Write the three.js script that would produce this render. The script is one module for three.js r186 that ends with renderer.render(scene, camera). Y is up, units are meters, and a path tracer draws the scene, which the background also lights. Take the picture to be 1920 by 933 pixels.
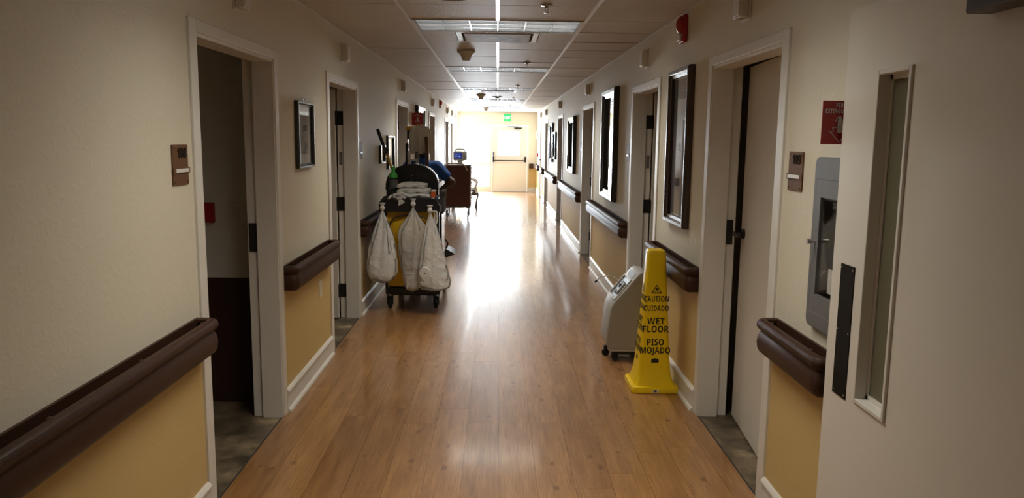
import * as THREE from 'three';
import { RoundedBoxGeometry } from 'three/addons/geometries/RoundedBoxGeometry.js';
import { mergeGeometries, mergeVertices, toCreasedNormals } from 'three/addons/utils/BufferGeometryUtils.js';
import { MarchingCubes } from 'three/addons/objects/MarchingCubes.js';
import { FontLoader } from 'three/addons/loaders/FontLoader.js';
import { RectAreaLightUniformsLib } from 'three/addons/lights/RectAreaLightUniformsLib.js';

RectAreaLightUniformsLib.init();
const scene = new THREE.Scene();
const renderer = new THREE.WebGLRenderer({ antialias: true });
renderer.toneMapping = THREE.LinearToneMapping;
renderer.toneMappingExposure = 1.42;
renderer.shadowMap.enabled = true;

// ---------------------------------------------------------------- camera (x right, y up, Z = metres along the corridor, z = -Z)
const YAW = 0.0200208, PITCH = 0.1423781, ROLL = 0.0118644, FOCAL = 1438.17, EYE = 1.6;
const camera = new THREE.PerspectiveCamera(2 * Math.atan(466.5 / FOCAL) * 180 / Math.PI, 1920 / 933, 0.05, 200);
{
  const cy = Math.cos(YAW), sy = Math.sin(YAW), cp = Math.cos(PITCH), sp = Math.sin(PITCH), cr = Math.cos(ROLL), sr = Math.sin(ROLL);
  const f = new THREE.Vector3(sy * cp, -sp, -cy * cp);
  const r0 = new THREE.Vector3(cy, 0, sy), u0 = new THREE.Vector3().crossVectors(r0, f);
  const r = r0.clone().multiplyScalar(cr).addScaledVector(u0, sr), u = u0.clone().multiplyScalar(cr).addScaledVector(r0, -sr);
  const m = new THREE.Matrix4().makeBasis(r, u, f.clone().negate());
  camera.quaternion.setFromRotationMatrix(m);
  camera.position.set(0, EYE, 0);
}

// ---------------------------------------------------------------- sky and daylight
const SKY = 8, DAY = 29, LAMP = 17;
scene.background = new THREE.Color(0.9, 0.96, 1.0);
scene.backgroundIntensity = SKY;
const XL = -1.225, XR = 1.192, H = 2.4075, ZF = 23.52, ZB = -2.6, WT = 0.14;
function areaLight(name, w, h, pos, look, color, intensity) {
  const l = new THREE.RectAreaLight(color, intensity, w, h);
  l.name = name; l.position.copy(pos); scene.add(l); l.lookAt(look); return l;
}
const V = (x, y, Z) => new THREE.Vector3(x, y, -Z);
const DAYCOL = new THREE.Color(0.83, 0.92, 1.0), LAMPCOL = new THREE.Color(1.0, 0.935, 0.80);
areaLight('window_daylight_upper', 0.80, 1.14, V(-0.64, 1.43, ZF - 0.03), V(-0.64, 1.43, 0), DAYCOL, DAY);
areaLight('window_daylight_lower', 0.80, 0.60, V(-0.64, 0.49, ZF - 0.03), V(-0.64, 0.49, 0), DAYCOL, DAY);
areaLight('door_window_daylight', 0.62, 0.72, V(0.335, 1.465, ZF - 0.06), V(0.335, 1.465, 0), DAYCOL, DAY);

// ---------------------------------------------------------------- random, noise
let seedState = 12345;
const rnd = () => { seedState = (seedState * 1664525 + 1013904223) >>> 0; return seedState / 4294967296; };
const rr = (a, b) => a + (b - a) * rnd();
const hash = (x, y, s) => { let h = (x * 374761393 + y * 668265263 + s * 1274126177) | 0; h = Math.imul(h ^ (h >>> 13), 1274126177); return ((h ^ (h >>> 16)) >>> 0) / 4294967296; };
const sm = (t) => t * t * (3 - 2 * t);
function vnoise(x, y, px, py, s) {
  const x0 = Math.floor(x), y0 = Math.floor(y), u = sm(x - x0), v = sm(y - y0), w = (a, p) => ((a % p) + p) % p;
  const a = hash(w(x0, px), w(y0, py), s), b = hash(w(x0 + 1, px), w(y0, py), s), c = hash(w(x0, px), w(y0 + 1, py), s), d = hash(w(x0 + 1, px), w(y0 + 1, py), s);
  return (a + (b - a) * u) * (1 - v) + (c + (d - c) * u) * v;
}
function fbm(x, y, px, py, s, oct = 4) { let a = 0.5, t = 0, n = 0; for (let i = 0; i < oct; i++) { t += a * vnoise(x, y, px, py, s + i * 17); n += a; x *= 2; y *= 2; px *= 2; py *= 2; a *= 0.5; } return t / n; }
const clamp = (x, a = 0, b = 1) => Math.min(b, Math.max(a, x)), sstep = (a, b, x) => sm(clamp((x - a) / (b - a)));
function tex(w, h, fn, srgb, rx = 1, ry = 1) {
  const d = new Uint8Array(w * h * 4);
  for (let y = 0; y < h; y++) for (let x = 0; x < w; x++) { const c = fn(x / w, y / h), i = (y * w + x) * 4; d[i] = clamp(c[0]) * 255; d[i + 1] = clamp(c[1]) * 255; d[i + 2] = clamp(c[2]) * 255; d[i + 3] = 255; }
  const t = new THREE.DataTexture(d, w, h); t.wrapS = t.wrapT = THREE.RepeatWrapping; t.magFilter = THREE.LinearFilter; t.minFilter = THREE.LinearMipmapLinearFilter; t.generateMipmaps = true;
  if (srgb) t.colorSpace = THREE.SRGBColorSpace; t.repeat.set(rx, ry); t.needsUpdate = true; return t;
}
const g3 = (v) => [v, v, v];
const wallBump = tex(640, 640, (u, v) => { const a = fbm(u * 70, v * 70, 70, 70, 3, 3), b = fbm(u * 130, v * 130, 130, 130, 9, 2); return g3(0.7 * sstep(0.58, 0.68, a) + 0.3 * b); }, false, 1 / 1.2, 1 / 1.2);
const ceilBump = tex(512, 512, (u, v) => { const a = fbm(u * 60, v * 60, 60, 60, 5, 3), b = vnoise(u * 160, v * 160, 160, 160, 8); return g3(0.6 * sstep(0.3, 0.55, a) + 0.4 * b); }, false, 1 / 0.6, 1 / 0.6);
const ceilTone = tex(512, 512, (u, v) => { const a = fbm(u * 5, v * 5, 5, 5, 21, 4), b = vnoise(u * 150, v * 150, 150, 150, 8), k = 0.93 + 0.07 * a - (b > 0.86 ? 0.08 : 0); return [k, k * 0.995, k * 0.985]; }, true, 1 / 1.2, 1 / 1.2);
const scuff = tex(512, 512, (u, v) => { const a = fbm(u * 8, v * 8, 8, 8, 31, 5), b = fbm(u * 60, v * 14, 60, 14, 33, 3); return g3(0.62 + 0.3 * a + 0.16 * b); }, false, 1 / 2.2, 1 / 2.2);
const waves = tex(256, 256, (u, v) => g3(fbm(u * 6, v * 6, 6, 6, 41, 4)), false, 1 / 1.4, 1 / 1.4);
const stoneMap = tex(512, 512, (u, v) => { const a = fbm(u * 6, v * 6, 6, 6, 51, 5), b = fbm(u * 22, v * 22, 22, 22, 53, 4), k = 0.30 + 0.6 * a * a + 0.25 * (b - 0.5); return [k * 1.0, k * 0.88, k * 0.7]; }, true, 1 / 1.1, 1 / 1.1);
const filmBump = tex(256, 256, (u, v) => { const a = fbm(u * 5, v * 5, 5, 5, 141, 4); return g3(1 - Math.abs(a - 0.5) * 4); }, false, 1 / 0.4, 1 / 0.4);
const fabricBump = tex(128, 128, (u, v) => g3(0.5 + 0.5 * Math.sin(u * 6.2832 * 24) * Math.sin(v * 6.2832 * 24)), false, 8, 8);
function woodTex(s) {
  const knots = []; for (let i = 0; i < (hash(3, 3, s) > 0.5 ? 2 : 1); i++) knots.push([0.15 + 0.7 * hash(i, 1, s), hash(i, 2, s), 0.008 + 0.007 * hash(i, 3, s)]);
  const streaks = []; for (let i = 0; i < 12; i++) streaks.push([hash(i, 11, s), hash(i, 12, s), 0.015 + 0.04 * hash(i, 13, s), hash(i, 14, s) - 0.5]);
  const tone = (hash(7, 7, s) - 0.5) * 0.07;
  return tex(192, 1024, (u, v) => {
    let x = u * 0.178, y = v * 1.22, bend = 0, dark = 0;
    for (const [ku, kv, r] of knots) {
      const dx = x - ku * 0.178, dy = y - kv * 1.22, d = Math.hypot(dx, dy / 1.9);
      bend += (dx >= 0 ? 1 : -1) * 0.02 * Math.exp(-((dy / 0.07) ** 2) - ((dx / 0.03) ** 2));
      if (d < r * 2.2) dark += 0.7 * Math.exp(-((d / (r * 0.55)) ** 2)) + 0.28 * Math.exp(-(((d - r * 0.95) / (r * 0.22)) ** 2));
    }
    for (const [a, b, l, k] of streaks) { const dy = (y - b * 1.22), dx = x - a * 0.178 - dy * k * 0.12; dark += 0.6 * Math.exp(-((dx / 0.0015) ** 2) - ((dy / l) ** 4)) * (0.4 + 0.6 * vnoise(u * 90, v * 60, 90, 60, s)); }
    const xx = x + bend, g1 = fbm(xx / 0.178 * 26, v * 7, 4096, 4096, s, 4), g2 = fbm(xx / 0.178 * 90, v * 16, 4096, 4096, s + 5, 2), g0 = fbm(xx / 0.178 * 4, v * 5, 4096, 4096, s + 9, 3);
    const ring = 0.5 + 0.5 * Math.sin((xx * 95 + 2.4 * fbm(u * 2, v * 4, 64, 64, s + 3, 3)) * 6.28);
    const k = tone + 0.13 * (g1 - 0.5) + 0.09 * (g2 - 0.5) + 0.16 * (g0 - 0.5) + 0.025 * (ring - 0.5), q = clamp(dark, 0, 0.8), mixc = (a, b) => a + (b - a) * q;
    return [mixc(0.735 + k, 0.36), mixc(0.535 + k * 0.9, 0.2), mixc(0.335 + k * 0.75, 0.08)];
  }, true);
}

// ---------------------------------------------------------------- materials
const C = (r, g, b) => new THREE.Color().setRGB(r, g, b);
const M = (color, roughness = 0.6, extra = {}) => new THREE.MeshPhysicalMaterial({ color, roughness, ...extra });
const mat = {
  cream: M(C(0.71, 0.66, 0.54), 0.62, { bumpMap: wallBump, bumpScale: 0.0005 }),
  yellow: M(C(0.62, 0.45, 0.19), 0.6, { bumpMap: wallBump, bumpScale: 0.0005 }),
  trim: M(C(0.74, 0.71, 0.65), 0.42),
  doorPaint: M(C(0.75, 0.71, 0.64), 0.48, { bumpMap: waves, bumpScale: 0.0006 }),
  rail: M(C(0.046, 0.019, 0.011), 0.45, { specularIntensity: 0.55, bumpMap: ceilBump, bumpScale: 0.0002 }),
  ceiling: M(C(0.62, 0.57, 0.50), 0.55, { map: ceilTone, bumpMap: ceilBump, bumpScale: 0.0012 }),
  tee: M(C(0.75, 0.74, 0.72), 0.3, { metalness: 0.35 }),
  darkGap: M(C(0.05, 0.045, 0.04), 0.9),
  black: M(C(0.012, 0.012, 0.013), 0.42),
  blackMetal: M(C(0.012, 0.011, 0.010), 0.5),
  rubber: M(C(0.015, 0.015, 0.016), 0.7),
  louver: M(C(0.40, 0.41, 0.43), 0.26, { metalness: 1 }),
  whitePaint: M(C(0.78, 0.78, 0.77), 0.4),
  tube: M(C(0.8, 0.8, 0.8), 0.3),
  steel: M(C(0.55, 0.55, 0.56), 0.3, { metalness: 0.9 }),
  grey: M(C(0.15, 0.15, 0.155), 0.45),
  bronze: M(C(0.15, 0.075, 0.035), 0.55, { specularIntensity: 0.4 }),
  red: M(C(0.36, 0.012, 0.014), 0.4),
  whitePlastic: M(C(0.74, 0.73, 0.70), 0.35),
  beigePlastic: M(C(0.66, 0.62, 0.53), 0.4),
  frameBlack: M(C(0.014, 0.012, 0.011), 0.25, { clearcoat: 0.6, clearcoatRoughness: 0.15 }),
  frameWood: M(C(0.035, 0.016, 0.010), 0.25, { clearcoat: 0.6, clearcoatRoughness: 0.15 }),
  mirror: M(C(0.88, 0.89, 0.9), 0.03, { metalness: 1 }),
  pane: M(C(1, 1, 1), 0.02, { transmission: 1, thickness: 0 }),
  stone: M(C(1, 1, 1), 0.45, { map: stoneMap }),
  wainscotBrown: M(C(0.045, 0.016, 0.010), 0.6),
  roomWall: M(C(0.70, 0.69, 0.64), 0.7),
  coneYellow: M(C(0.96, 0.66, 0.005), 0.34),
  print: M(C(0.012, 0.012, 0.01), 0.5),
  concrete: M(C(0.6, 0.59, 0.56), 0.8),
};

// ---------------------------------------------------------------- helpers
const taken = new Map();
function numbered(n) { const k = taken.get(n) ?? 0; taken.set(n, k + 1); return k ? n + '_' + String(k).padStart(3, '0') : n; }
function uvm(g) {
  const p = g.attributes.position, n = g.attributes.normal, uv = new Float32Array(p.count * 2);
  for (let i = 0; i < p.count; i++) {
    const a = Math.abs(n.getX(i)), b = Math.abs(n.getY(i)), c = Math.abs(n.getZ(i));
    if (a >= b && a >= c) { uv[i * 2] = p.getZ(i); uv[i * 2 + 1] = p.getY(i); } else if (b >= c) { uv[i * 2] = p.getX(i); uv[i * 2 + 1] = p.getZ(i); } else { uv[i * 2] = p.getX(i); uv[i * 2 + 1] = p.getY(i); }
  }
  g.setAttribute('uv', new THREE.BufferAttribute(uv, 2)); return g;
}
function prep(g) { g = g.index ? g.toNonIndexed() : g; for (const k of Object.keys(g.attributes)) if (!['position', 'normal', 'uv'].includes(k)) g.deleteAttribute(k); if (!g.attributes.normal) g.computeVertexNormals(); g.morphAttributes = {}; return g; }
function mesh(name, geos, m, parent = scene, keepUv = false) {
  let list = [].concat(geos).map(prep);
  if (!keepUv) list = list.map(uvm); else for (const g of list) if (!g.attributes.uv) uvm(g);
  const g = list.length > 1 ? mergeGeometries(list) : list[0];
  const o = new THREE.Mesh(g, m); o.name = parent === scene ? numbered(name) : name; parent.add(o); return o;
}
function tag(o, label, category, group, kind) { o.userData.label = label; if (category) o.userData.category = category; if (group) o.userData.group = group; if (kind) o.userData.kind = kind; return o; }
function thing(name, label, category, group, kind) { const o = new THREE.Group(); o.name = numbered(name); scene.add(o); return tag(o, label, category, group, kind); }
function part(name, parent) { const o = new THREE.Group(); o.name = name; parent.add(o); return o; }
function bx(x0, x1, y0, y1, Z0, Z1, r = 0) {
  const w = Math.abs(x1 - x0), h = Math.abs(y1 - y0), d = Math.abs(Z1 - Z0);
  const g = r > 0 ? new RoundedBoxGeometry(w, h, d, 2, Math.min(r, w / 2.05, h / 2.05, d / 2.05)) : new THREE.BoxGeometry(w, h, d);
  return g.translate((x0 + x1) / 2, (y0 + y1) / 2, -(Z0 + Z1) / 2);
}
function orient(g) {
  g = g.index ? g.toNonIndexed() : g; const p = g.attributes.position; let v = 0; const a = new THREE.Vector3(), b = new THREE.Vector3(), c = new THREE.Vector3();
  for (let i = 0; i < p.count; i += 3) { a.fromBufferAttribute(p, i); b.fromBufferAttribute(p, i + 1); c.fromBufferAttribute(p, i + 2); v += a.dot(b.cross(c)); }
  if (v < 0) for (const k of Object.keys(g.attributes)) { const t = g.attributes[k], s = t.itemSize; for (let i = 0; i < t.count; i += 3) for (let j = 0; j < s; j++) { const q = t.array[(i + 1) * s + j]; t.array[(i + 1) * s + j] = t.array[(i + 2) * s + j]; t.array[(i + 2) * s + j] = q; } }
  return g;
}
function sweep(profile, frames, angle = 0.6) { // frames: functions (s, y) -> Vector3
  const n = profile.length, pos = [], rings = frames.map((f) => profile.map(([s, y]) => f(s, y)));
  const tri = (a, b, c) => pos.push(a.x, a.y, a.z, b.x, b.y, b.z, c.x, c.y, c.z);
  for (let k = 0; k + 1 < rings.length; k++) for (let i = 0; i < n; i++) { const j = (i + 1) % n, A = rings[k][i], B = rings[k][j], D = rings[k + 1][i], E = rings[k + 1][j]; tri(A, B, E); tri(A, E, D); }
  const faces = THREE.ShapeUtils.triangulateShape(profile.map(([s, y]) => new THREE.Vector2(s, y)), []);
  for (const [a, b, c] of faces) { tri(rings[0][a], rings[0][c], rings[0][b]); const L = rings[rings.length - 1]; tri(L[a], L[b], L[c]); }
  const g = new THREE.BufferGeometry(); g.setAttribute('position', new THREE.Float32BufferAttribute(pos, 3));
  return toCreasedNormals(orient(g), angle);
}
const prism = (profile, f0, f1, angle) => sweep(profile, [f0, f1], angle);
function tubeG(pts, r, seg = 24, rad = 8, closed = false) { return new THREE.TubeGeometry(new THREE.CatmullRomCurve3(pts.map((p) => V(...p)), closed, 'catmullrom', 0.3), seg, r, rad, closed); }
function rod(a, b, r0, r1 = r0, rad = 12) {
  const A = V(...a), B = V(...b), d = B.clone().sub(A), L = d.length(), g = new THREE.CylinderGeometry(r1, r0, L, rad);
  g.translate(0, L / 2, 0); g.applyQuaternion(new THREE.Quaternion().setFromUnitVectors(new THREE.Vector3(0, 1, 0), d.normalize())); return g.translate(A.x, A.y, A.z);
}
function lathe(pts, x, y, Z, seg = 24) { return new THREE.LatheGeometry(pts.map(([r, h]) => new THREE.Vector2(Math.max(r, 1e-5), h)), seg).translate(x, y, -Z); }
function ball(x, y, Z, rx, ry = rx, rz = rx, seg = 16) { return new THREE.SphereGeometry(1, seg, Math.round(seg * 0.7)).scale(rx, ry, rz).translate(x, y, -Z); }
const font = await new FontLoader().loadAsync('fonts/droid/droid_sans_bold.typeface.json');
function letters(text, size, stretch = 1) { // flat outline letters centred on x, baseline at 0
  const g = new THREE.ShapeGeometry(font.generateShapes(text, size), 4); g.computeBoundingBox();
  return g.translate(-(g.boundingBox.min.x + g.boundingBox.max.x) / 2, 0, 0).scale(stretch, 1, 1);
}
const ORD = ['first', 'second', 'third', 'fourth', 'fifth', 'sixth', 'seventh', 'eighth', 'ninth', 'tenth'];
const side = { L: { s: -1, x: XL, of: 'cleaning cart side' }, R: { s: 1, x: XR, of: 'caution cone side' } };
// a point on a wall: d metres out from the wall into the corridor (negative = into the wall)
const W = (S, d, y, Z) => V(S.x - S.s * d, y, Z);
function wb(S, d0, d1, y0, y1, Z0, Z1, r = 0) { const a = S.x - S.s * d0, b = S.x - S.s * d1; return bx(Math.min(a, b), Math.max(a, b), y0, y1, Z0, Z1, r); }

// ---------------------------------------------------------------- openings
const doors = {
  L: [[3.121, 3.195, 4.27, 4.335], [5.574, 5.65, 6.74, 6.81], [9.36, 9.44, 10.5, 10.57], [13.8, 13.88, 14.99, 15.06], [17.9, 17.98, 19.08, 19.15], [19.85, 19.93, 20.9, 20.97], [21.9, 21.98, 22.98, 23.05]],
  R: [[3.187, 3.263, 4.317, 4.385], [5.68, 5.761, 6.809, 6.885], [9.56, 9.64, 10.77, 10.85], [14.1, 14.18, 15.25, 15.33], [18.2, 18.28, 19.35, 19.43], [20.45, 20.53, 21.6, 21.68]],
};
const HEAD = 2.062, OPEN = 2.012, RAILY = 0.79;
const cabinetHole = { Z0: 2.475, Z1: 2.8, y0: 0.94, y1: 1.535 };

// ---------------------------------------------------------------- walls
function buildWall(key) {
  const S = side[key], w = thing(key === 'L' ? 'wall_left' : 'wall_right', key === 'L' ? 'cream and yellow textured corridor wall with door 108' : 'cream and yellow textured corridor wall with door 109', 'wall', null, 'structure');
  const up = [], low = [], base = [];
  let z = ZB; const segs = [];
  for (const d of doors[key]) { segs.push([z, d[0]]); up.push(wb(S, 0, -WT, HEAD, H + 0.22, d[0], d[3])); z = d[3]; }
  segs.push([z, ZF + 0.12]);
  segs.forEach(([a, b], i) => {
    if (key === 'R' && i === 0) {
      const h = cabinetHole;
      up.push(wb(S, 0, -WT, RAILY, H + 0.22, a, h.Z0), wb(S, 0, -WT, RAILY, H + 0.22, h.Z1, b), wb(S, 0, -WT, RAILY, h.y0, h.Z0, h.Z1), wb(S, 0, -WT, h.y1, H + 0.22, h.Z0, h.Z1));
    } else up.push(wb(S, 0, -WT, RAILY, H + 0.22, a, b));
    low.push(wb(S, 0, -WT, -0.1, RAILY, a, b));
    const b0 = i === 0 ? a : a + 0.002, b1 = Math.min(b, ZF) - 0.002;
    if (b1 > b0) {
      const P = [[0, 0], [0.012, 0], [0.012, 0.108], [0.02, 0.112], [0.021, 0.124], [0.014, 0.134], [0.006, 0.14], [0, 0.14]];
      base.push(prism(P, (s, y) => W(S, s, y, b0), (s, y) => W(S, s, y, b1), 0.4));
      const Q = [[0.012, 0], [0.03, 0], [0.029, 0.008], [0.024, 0.016], [0.016, 0.02], [0.012, 0.02]];
      base.push(prism(Q, (s, y) => W(S, s, y, b0 + 0.004), (s, y) => W(S, s, y, b1 - 0.004), 0.4));
    }
  });
  mesh('upper_wall', up, mat.cream, w); mesh('lower_wall', low, mat.yellow, w);
  const b = thing(key === 'L' ? 'baseboard_left' : 'baseboard_right', key === 'L' ? 'white moulded baseboard along the wall of door 108' : 'white moulded baseboard along the wall of door 109', 'baseboard', null, 'structure');
  mesh('baseboard_run', base, mat.trim, b);
  return segs;
}
const segsL = buildWall('L'), segsR = buildWall('R');

// far end wall with the sidelight opening and the exit door opening
{
  const w = thing('wall_end', 'pale end wall with glazed sidelight and exit door', 'wall', null, 'structure');
  const z0 = ZF, z1 = ZF + 0.12;
  mesh('upper_wall', [bx(XL, XR, 2.03, H + 0.22, z0, z1), bx(XL, -1.075, 0, 2.03, z0, z1), bx(0.93, XR, RAILY, 2.03, z0, z1)], mat.cream, w);
  mesh('lower_wall', [bx(0.93, XR, -0.1, RAILY, z0, z1)], mat.yellow, w);
  const b = thing('baseboard_end', 'short white baseboard beside the exit door', 'baseboard', null, 'structure');
  mesh('baseboard_run', [bx(0.95, XR - 0.03, 0, 0.13, ZF - 0.012, ZF), bx(0.95, XR - 0.03, 0, 0.02, ZF - 0.03, ZF - 0.012)], mat.trim, b);
  const win = thing('window_1', 'tall bright glazed sidelight beside the exit door', 'window', null, 'structure');
  mesh('window_frame', [bx(-1.075, -1.03, 0, 2.03, ZF - 0.015, z1), bx(-0.245, -0.2, 0, 2.03, ZF - 0.015, z1), bx(-1.03, -0.245, 1.99, 2.03, ZF - 0.015, z1), bx(-1.03, -0.245, 0, 0.15, ZF - 0.015, z1), bx(-1.03, -0.245, 0.79, 0.85, ZF - 0.015, z1)], mat.trim, win);
  mesh('pane', bx(-1.03, -0.245, 0.85, 1.99, ZF + 0.05, ZF + 0.056), mat.pane, win);
  mesh('pane', bx(-1.03, -0.245, 0.15, 0.79, ZF + 0.05, ZF + 0.056), mat.pane, win);
  const d = thing('door_1', 'pale metal exit door with large window and panic bar', 'door', null, 'structure');
  mesh('frame', [bx(-0.2, -0.165, 0, 2.03, ZF - 0.015, z1), bx(0.895, 0.95, 0, 2.03, ZF - 0.015, z1), bx(-0.165, 0.895, 1.985, 2.03, ZF - 0.015, z1)], mat.trim, d);
  const leaf = mesh('leaf', [bx(-0.162, 0.005, 0.012, 1.98, ZF + 0.01, ZF + 0.055), bx(0.665, 0.892, 0.012, 1.98, ZF + 0.01, ZF + 0.055), bx(0.005, 0.665, 0.012, 1.09, ZF + 0.01, ZF + 0.055), bx(0.005, 0.665, 1.84, 1.98, ZF + 0.01, ZF + 0.055)], mat.doorPaint, d);
  mesh('window_trim', [bx(-0.02, 0.005, 1.065, 1.865, ZF, ZF + 0.06), bx(0.665, 0.69, 1.065, 1.865, ZF, ZF + 0.06), bx(0.005, 0.665, 1.065, 1.09, ZF, ZF + 0.06), bx(0.005, 0.665, 1.84, 1.865, ZF, ZF + 0.06)], mat.trim, d);
  mesh('pane', bx(0.005, 0.665, 1.09, 1.84, ZF + 0.03, ZF + 0.036), mat.pane, d);
  const bar = mesh('panic_bar', [rod([-0.13, 0.95, ZF - 0.045], [0.85, 0.95, ZF - 0.045], 0.013)], mat.blackMetal, d);
  mesh('bar_housing', [bx(-0.155, -0.105, 0.9, 1.08, ZF - 0.06, ZF + 0.01, 0.01)], mat.blackMetal, bar); mesh('bar_housing', [bx(0.815, 0.865, 0.9, 1.07, ZF - 0.06, ZF + 0.01, 0.01)], mat.blackMetal, bar);
  const plate = mesh('number_plate', bx(-0.15, -0.095, 1.1, 1.21, ZF - 0.004, ZF + 0.01), mat.steel, d);
  mesh('printed_number', letters('2', 0.07).translate(-0.123, 1.12, -(ZF - 0.0055)), mat.print, plate);
  const cl = mesh('closer', [bx(0.5, 0.72, 1.9, 1.94, ZF - 0.045, ZF + 0.01, 0.008)], mat.blackMetal, d);
  mesh('closer_arm', [bx(0.3, 0.62, 1.957, 1.972, ZF - 0.05, ZF - 0.02)], mat.blackMetal, cl);
  mesh('threshold', bx(-0.2, 0.95, 0.0, 0.012, ZF - 0.04, z1), mat.steel, d);
  // behind the camera
  const wb_ = thing('wall_back', 'cream wall closing the corridor', 'wall', null, 'structure');
  mesh('wall_panel', bx(XL - WT, XR + WT, -0.1, H + 0.24, ZB - 0.14, ZB), mat.cream, wb_);
  // outdoors
  tag(mesh('ground_outside', bx(-8, 8, -0.12, -0.02, ZF + 0.12, ZF + 14), mat.concrete), 'sunlit pale concrete outside the exit door', 'ground', null, 'structure');
}

// ---------------------------------------------------------------- rooms behind the walls
{
  for (const key of ['L', 'R']) {
    const S = side[key], g = thing(key === 'L' ? 'wall_rooms_left' : 'wall_rooms_right', key === 'L' ? 'dim room walls behind the doorways of the cleaning cart side' : 'dim room walls behind the doorways of the caution cone side', 'wall', null, 'structure');
    const D = 2.6;
    mesh('back_wall', wb(S, -D, -D - 0.1, -0.1, H + 0.2, ZB, ZF + 0.12), mat.roomWall, g);
    mesh('room_ceiling', wb(S, -WT, -D, H + 0.02, H + 0.1, ZB, ZF + 0.12), mat.roomWall, g);
    const lw = [], up = [], dk = [];
    doors[key].forEach((d, i) => { const Z = i === 0 ? (key === 'L' ? 4.52 : 4.6) : d[2] + 0.28; up.push(wb(S, -WT, -D, 0.765, H + 0.02, Z, Z + 0.1)); (key === 'L' && i === 0 ? dk : lw).push(wb(S, -WT, -D, 0, 0.765, Z, Z + 0.1)); });
    up.push(wb(S, -WT, -D, 0, H, 2.4, 2.5)); lw.push(wb(S, -WT, -D, -0.1, H + 0.1, ZF + 0.06, ZF + 0.12), wb(S, -WT, -D, -0.1, H + 0.1, ZB, ZB + 0.1));
    mesh('partition_upper', up, mat.roomWall, g); mesh('partition_lower', lw, mat.roomWall, g);
    if (dk.length) { mesh('partition_wainscot', dk, mat.wainscotBrown, g); }
    const f = thing(key === 'L' ? 'floor_rooms_left' : 'floor_rooms_right', key === 'L' ? 'mottled stone vinyl floor inside doorways of the cleaning cart side' : 'mottled stone vinyl floor inside doorways of the caution cone side', 'floor', null, 'structure');
    mesh('vinyl_sheet', [wb(S, -0.002, -D, -0.08, -0.001, ZB, ZF + 0.12)], mat.stone, f);
    const th = []; for (const d of doors[key]) th.push(wb(S, 0, -WT - 0.02, -0.02, -0.0005, d[1], d[2]));
  }
}

// ---------------------------------------------------------------- floor of vinyl planks
{
  const f = thing('floor', 'glossy oak look vinyl plank corridor floor', 'floor', null, 'structure');
  mesh('subfloor', bx(XL, XR, -0.1, -0.004, ZB, ZF + 0.12), mat.darkGap, f);
  const PW = 0.1778, PL = 1.2192, variants = [];
  for (let i = 0; i < 8; i++) variants.push(M(C(0.70, 0.685, 0.64), 0.42, { map: woodTex(100 + i * 37), clearcoat: 1, clearcoatRoughness: 0.17, bumpMap: waves, bumpScale: 0 }));
  for (const v of variants) { v.clearcoatRoughnessMap = scuff; v.clearcoatRoughness = 0.14; }
  const GAP = 0.0011, full = new THREE.BoxGeometry(PW - GAP, 0.006, PL - GAP);
  const cols = Math.ceil((XR - XL) / PW), near = []; let count = 0;
  const plankGeo = (x0, x1, z0, z1, flip) => {
    const g = new THREE.BoxGeometry(x1 - x0 - GAP, 0.006, z1 - z0 - GAP), uv = g.attributes.uv, p = g.attributes.position, n = g.attributes.normal;
    for (let i = 0; i < uv.count; i++) { const u = (p.getX(i) + (x1 - x0) / 2) / PW, v = (p.getZ(i) + (z1 - z0) / 2) / PL; uv.setXY(i, flip ? 1 - u : u, flip ? 1 - v : v); }
    return g.translate((x0 + x1) / 2, -0.003, -(z0 + z1) / 2);
  };
  const nearByVariant = variants.map(() => []), farByVariant = variants.map(() => []);
  for (let c = 0; c < cols; c++) {
    const x0 = XL + 0.0 + c * PW, x1 = Math.min(x0 + PW, XR); let z = ZB - hash(c, 5, 1) * PL;
    z += ((3.42 - z) % PL); z = 3.42 + (hash(c, 5, 1)) * PL; while (z > ZB) z -= PL;
    for (let k = 0; z < ZF; k++, z += PL) {
      const a = Math.max(z, ZB), b = Math.min(z + PL, ZF); if (b - a < 0.03) continue;
      const vi = Math.floor(rnd() * 8), fl = rnd() > 0.5, g = plankGeo(x0, x1, a, b, fl);
      if (a < 1.9) nearByVariant[vi].push(g); else if (a > 21.8) farByVariant[vi].push(g);
      else { mesh('plank', g, variants[vi], f, true); count++; }
    }
  }
  const rest = part('planks_out_of_view', f); rest.userData.kind = 'stuff';
  nearByVariant.forEach((l, i) => l.length && mesh('plank_run', l, variants[i], rest, true));
  const rest2 = part('planks_by_exit', f); rest2.userData.kind = 'stuff';
  farByVariant.forEach((l, i) => l.length && mesh('plank_run', l, variants[i], rest2, true));
}

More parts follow.
